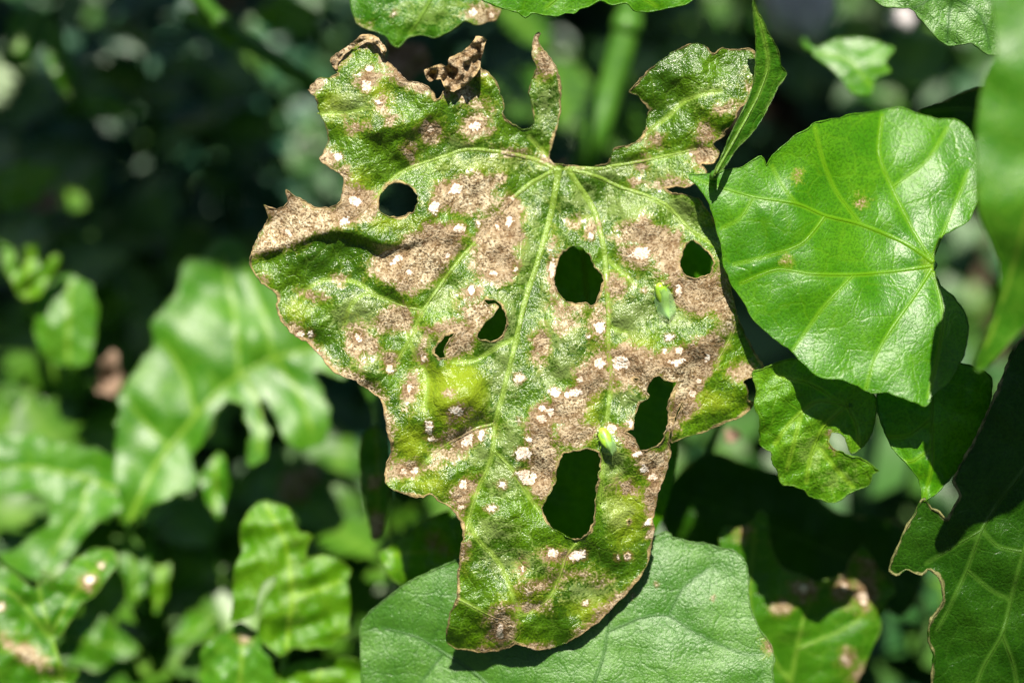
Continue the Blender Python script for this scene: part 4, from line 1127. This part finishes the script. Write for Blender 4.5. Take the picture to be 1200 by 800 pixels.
# ------------------------------------------------------------------ unseen foliage added out of frame to shade the background
def shade_foliage():
    rng = np.random.default_rng(9)
    V, Fc, T_ = [], [], []
    prof = [(0, .04), (.2, .40), (.45, .50), (.72, .34), (1.0, .02)]
    for k_ in range(26):
        bx, by = rng.uniform(-0.8, 0.8), rng.uniform(0.55, 1.0)
        top = np.array([bx + rng.normal(0, 0.06), by - rng.uniform(0.1, 0.35), rng.uniform(0.55, 0.75)])
        q = np.array([[bx, by, 0], [bx, by - 0.02, 0.3], [(bx + top[0]) / 2, (by * .7 + top[1] * .3), 0.5], top])
        v, f = tube_geo(q, [0.005, 0.005, 0.004, 0.002], 6)
        n = len(V)
        V.extend(v)
        T_.extend([(0.2, 0.3, 0)] * len(v))
        Fc.extend([tuple(n + i for i in ff) for ff in f])
    for n_ in range(316):
        x = rng.uniform(-0.75, 0.75)
        y = rng.uniform(0.16 if x > 0.05 else 0.19, 0.95 if rng.random() < 0.92 else 0.4)
        if n_ >= 290:  # extra leaves added to darken the left background
            x, y = rng.uniform(-0.42, -0.03), rng.uniform(0.185, 0.32)
        c = np.array([x, y, rng.uniform(0.47, 0.62) + 0.15 * max(0, y - 0.3)])
        L = rng.uniform(0.06, 0.11)
        wd = L * rng.uniform(0.6, 0.9)
        yaw, tilt = rng.uniform(0, 6.28), rng.uniform(-0.5, 0.3)
        fw = np.array([math.cos(yaw) * math.cos(tilt), math.sin(yaw) * math.cos(tilt), math.sin(tilt)])
        sd = np.array([-math.sin(yaw), math.cos(yaw), 0])
        k = len(V)
        for u, w_ in prof:
            m = c + fw * L * (u - 0.5) - np.array([0, 0, 0.25]) * L * u * u
            V.extend([m - sd * wd * w_, m, m + sd * wd * w_])
            T_.extend([(0.2, rng.uniform(0, 0.3), 0)] * 3)
        for i in range(len(prof) - 1):
            for j in range(2):
                a = k + i * 3 + j
                Fc.append((a, a + 1, a + 4, a + 3))
    for _ in range(1300):     # unseen ring of leaves added around the camera to cut sky fill
        az = rng.uniform(math.pi * 0.93, math.pi * 2.07)
        rr = rng.uniform(0.62, 1.05)
        c = np.array([rr * math.cos(az), -0.12 + rr * math.sin(az), rng.uniform(0.05, 1.35)])
        L = rng.uniform(0.10, 0.17)
        wd = L * rng.uniform(0.6, 0.9)
        yaw, tilt = rng.uniform(0, 6.28), rng.uniform(-1.0, 0.9)
        fw = np.array([math.cos(yaw) * math.cos(tilt), math.sin(yaw) * math.cos(tilt), math.sin(tilt)])
        sd = np.array([-math.sin(yaw), math.cos(yaw), rng.uniform(-0.6, 0.6)])
        k = len(V)
        for u, w_ in prof:
            m = c + fw * L * (u - 0.5) - np.array([0, 0, 0.25]) * L * u * u
            V.extend([m - sd * wd * w_, m, m + sd * wd * w_])
            T_.extend([(0.2, rng.uniform(0, 0.3), 0)] * 3)
        for i in range(len(prof) - 1):
            for j in range(2):
                a = k + i * 3 + j
                Fc.append((a, a + 1, a + 4, a + 3))
    o = mesh_obj('added_shade_foliage', np.array(V), Fc, UG.m, attrs={'tint': np.array(T_)})
    tag(o, 'unseen foliage added out of frame to shade the ground and block sky light', 'weeds', kind='stuff')


shade_foliage()


# ------------------------------------------------------------------ low toothed weeds out of focus
def weed_leaf_mesh(kind):
    rng = np.random.default_rng(100 + kind)
    V, Fc, T_ = [], [], []
    nu = 14
    for i in range(nu + 1):
        u = i / nu
        w_ = 0.36 * math.sin(math.pi * u ** (0.75 + 0.1 * kind)) ** 0.8 * (1.0 + (0.32 if i % 2 else -0.18) * (1 if kind != 1 else 0.4)) + 0.01
        z = -0.35 * u * u + 0.03 * math.sin(9 * u + kind)
        for j in (-1, -0.5, 0, 0.5, 1):
            V.append((u, j * w_, z + 0.12 * abs(j) * w_ + rng.normal(0, 0.008)))
            T_.append((0.25, rng.uniform(0, 0.25) + (0.35 if j == 0 else 0), 0))
    for i in range(nu):
        for j in range(4):
            a = i * 5 + j
            Fc.append((a, a + 1, a + 6, a + 5))
    me = bpy.data.meshes.new('leaf')
    me.from_pydata(V, [], Fc)
    me.polygons.foreach_set('use_smooth', [True] * len(Fc))
    at_ = me.attributes.new('tint', 'FLOAT_VECTOR', 'POINT')
    at_.data.foreach_set('vector', np.array(T_, np.float32).ravel())
    me.materials.append(WEED)
    return me


WEED_G = G('toothed_weed_skin')
wa_ = WEED_G.n('SeparateXYZ')
WEED_G.put(wa_.inputs[0], WEED_G.attr('tint', True))
wo = WEED_G.n('ObjectInfo')
wc = WEED_G.mix(wo.outputs['Random'], (0.016, 0.085, 0.002), (0.045, 0.145, 0.003))
wc = WEED_G.mix(wa_.outputs[1], wc, (0.17, 0.33, 0.03))
wp = WEED_G.n('BsdfPrincipled')
WEED_G.put(wp.inputs['Base Color'], wc)
wp.inputs['Roughness'].default_value = 0.4
wt = WEED_G.n('BsdfTranslucent')
WEED_G.put(wt.inputs[0], wc)
wm = WEED_G.n('MixShader')
wm.inputs[0].default_value = 0.28
WEED_G.put(wm.inputs[1], wp.outputs[0])
WEED_G.put(wm.inputs[2], wt.outputs[0])
WEED_G.put(WEED_G.out.inputs[0], wm.outputs[0])
WEED = WEED_G.m
WM = [weed_leaf_mesh(k) for k in range(3)]
SPOTS = [(20, 330, 620), (90, 460, 640), (30, 470, 600), (150, 350, 700), (190, 460, 720), (60, 600, 520), (180, 620, 520), (250, 640, 560), (200, 780, 520), (140, 740, 560), (20, 150, 820), (380, 620, 560),
         (390, 560, 620), (300, 560, 640), (470, 720, 560), (60, 260, 760), (110, 240, 800), (200, 270, 840), (330, 300, 800), (780, 60, 800), (640, 60, 780), (1060, 110, 760), (250, 110, 860), (170, 60, 900), (520, 640, 500), (120, 560, 620)]
WHERE = ['beside the fingered yellow leaf', 'below the pale round leaf', 'above the side lobed leaf at the edge', 'right of the pale round leaf', 'under the glossy lobed leaf', 'under the side lobed leaf',
         'just below the base of the glossy lobed leaf', 'left of the crinkled leaf', 'below the upright lime leaflet at the bottom', 'behind the corner leaf with the white spot', 'at the side edge high in the dark corner',
         'right of the crinkled leaf', 'left of the narrow tan-tipped leaf', 'below the lobes of the glossy leaf', 'behind the left part of the broad lower leaf', 'above the fingered yellow leaf', 'in the dark above the pale round leaf',
         'above the tip of the glossy lobed leaf', 'left of the dead brown tip of the spotted leaf',
         'right of the thick stem at the top', 'left of the thick stem behind the narrow dead lobe', 'under the small sunlit leaf', 'below the slanted stem', 'near the top edge left of the slanted stem',
         'behind the bright tucked leaf', 'between the side lobed leaf and the glossy lobed leaf']
rw = np.random.default_rng(77)
for (px_, py_, pz_), where_ in zip(SPOTS, WHERE):
    top = P(px_, py_, pz_)
    foot = np.array([top[0] + rw.normal(0, 0.01), top[1] + rw.normal(0, 0.01), -0.01])
    left = px_ < 600
    root = tag(empty('toothed_weed', foot), 'blurred toothed weed ' + where_, 'weed', 'blurred toothed weeds in the background')
    mid_ = (top + foot) / 2 + np.array([rw.normal(0, 0.008), rw.normal(0, 0.008), 0])
    v, f = tube_geo(np.array([foot, mid_, top]), [0.0022, 0.0018, 0.0012], 7)
    mesh_obj('stalk', v, f, M_STEM, root, foot)
    n = int(rw.integers(5, 8))
    a0 = rw.uniform(0, 6.28)
    for k in range(n):
        o = bpy.data.objects.new('leaf', WM[int(rw.integers(0, 3))])
        COL.objects.link(o)
        o.parent = root
        hh = 1.0 - 0.35 * k / n
        o.location = (foot * (1 - hh) + top * hh) - foot
        o.rotation_euler = (rw.normal(0, 0.25), -rw.uniform(-0.1, 0.55), a0 + k * 2.4 + rw.normal(0, 0.3))
        q = rw.uniform(0.022, 0.045)
        o.scale = (q, q, q)
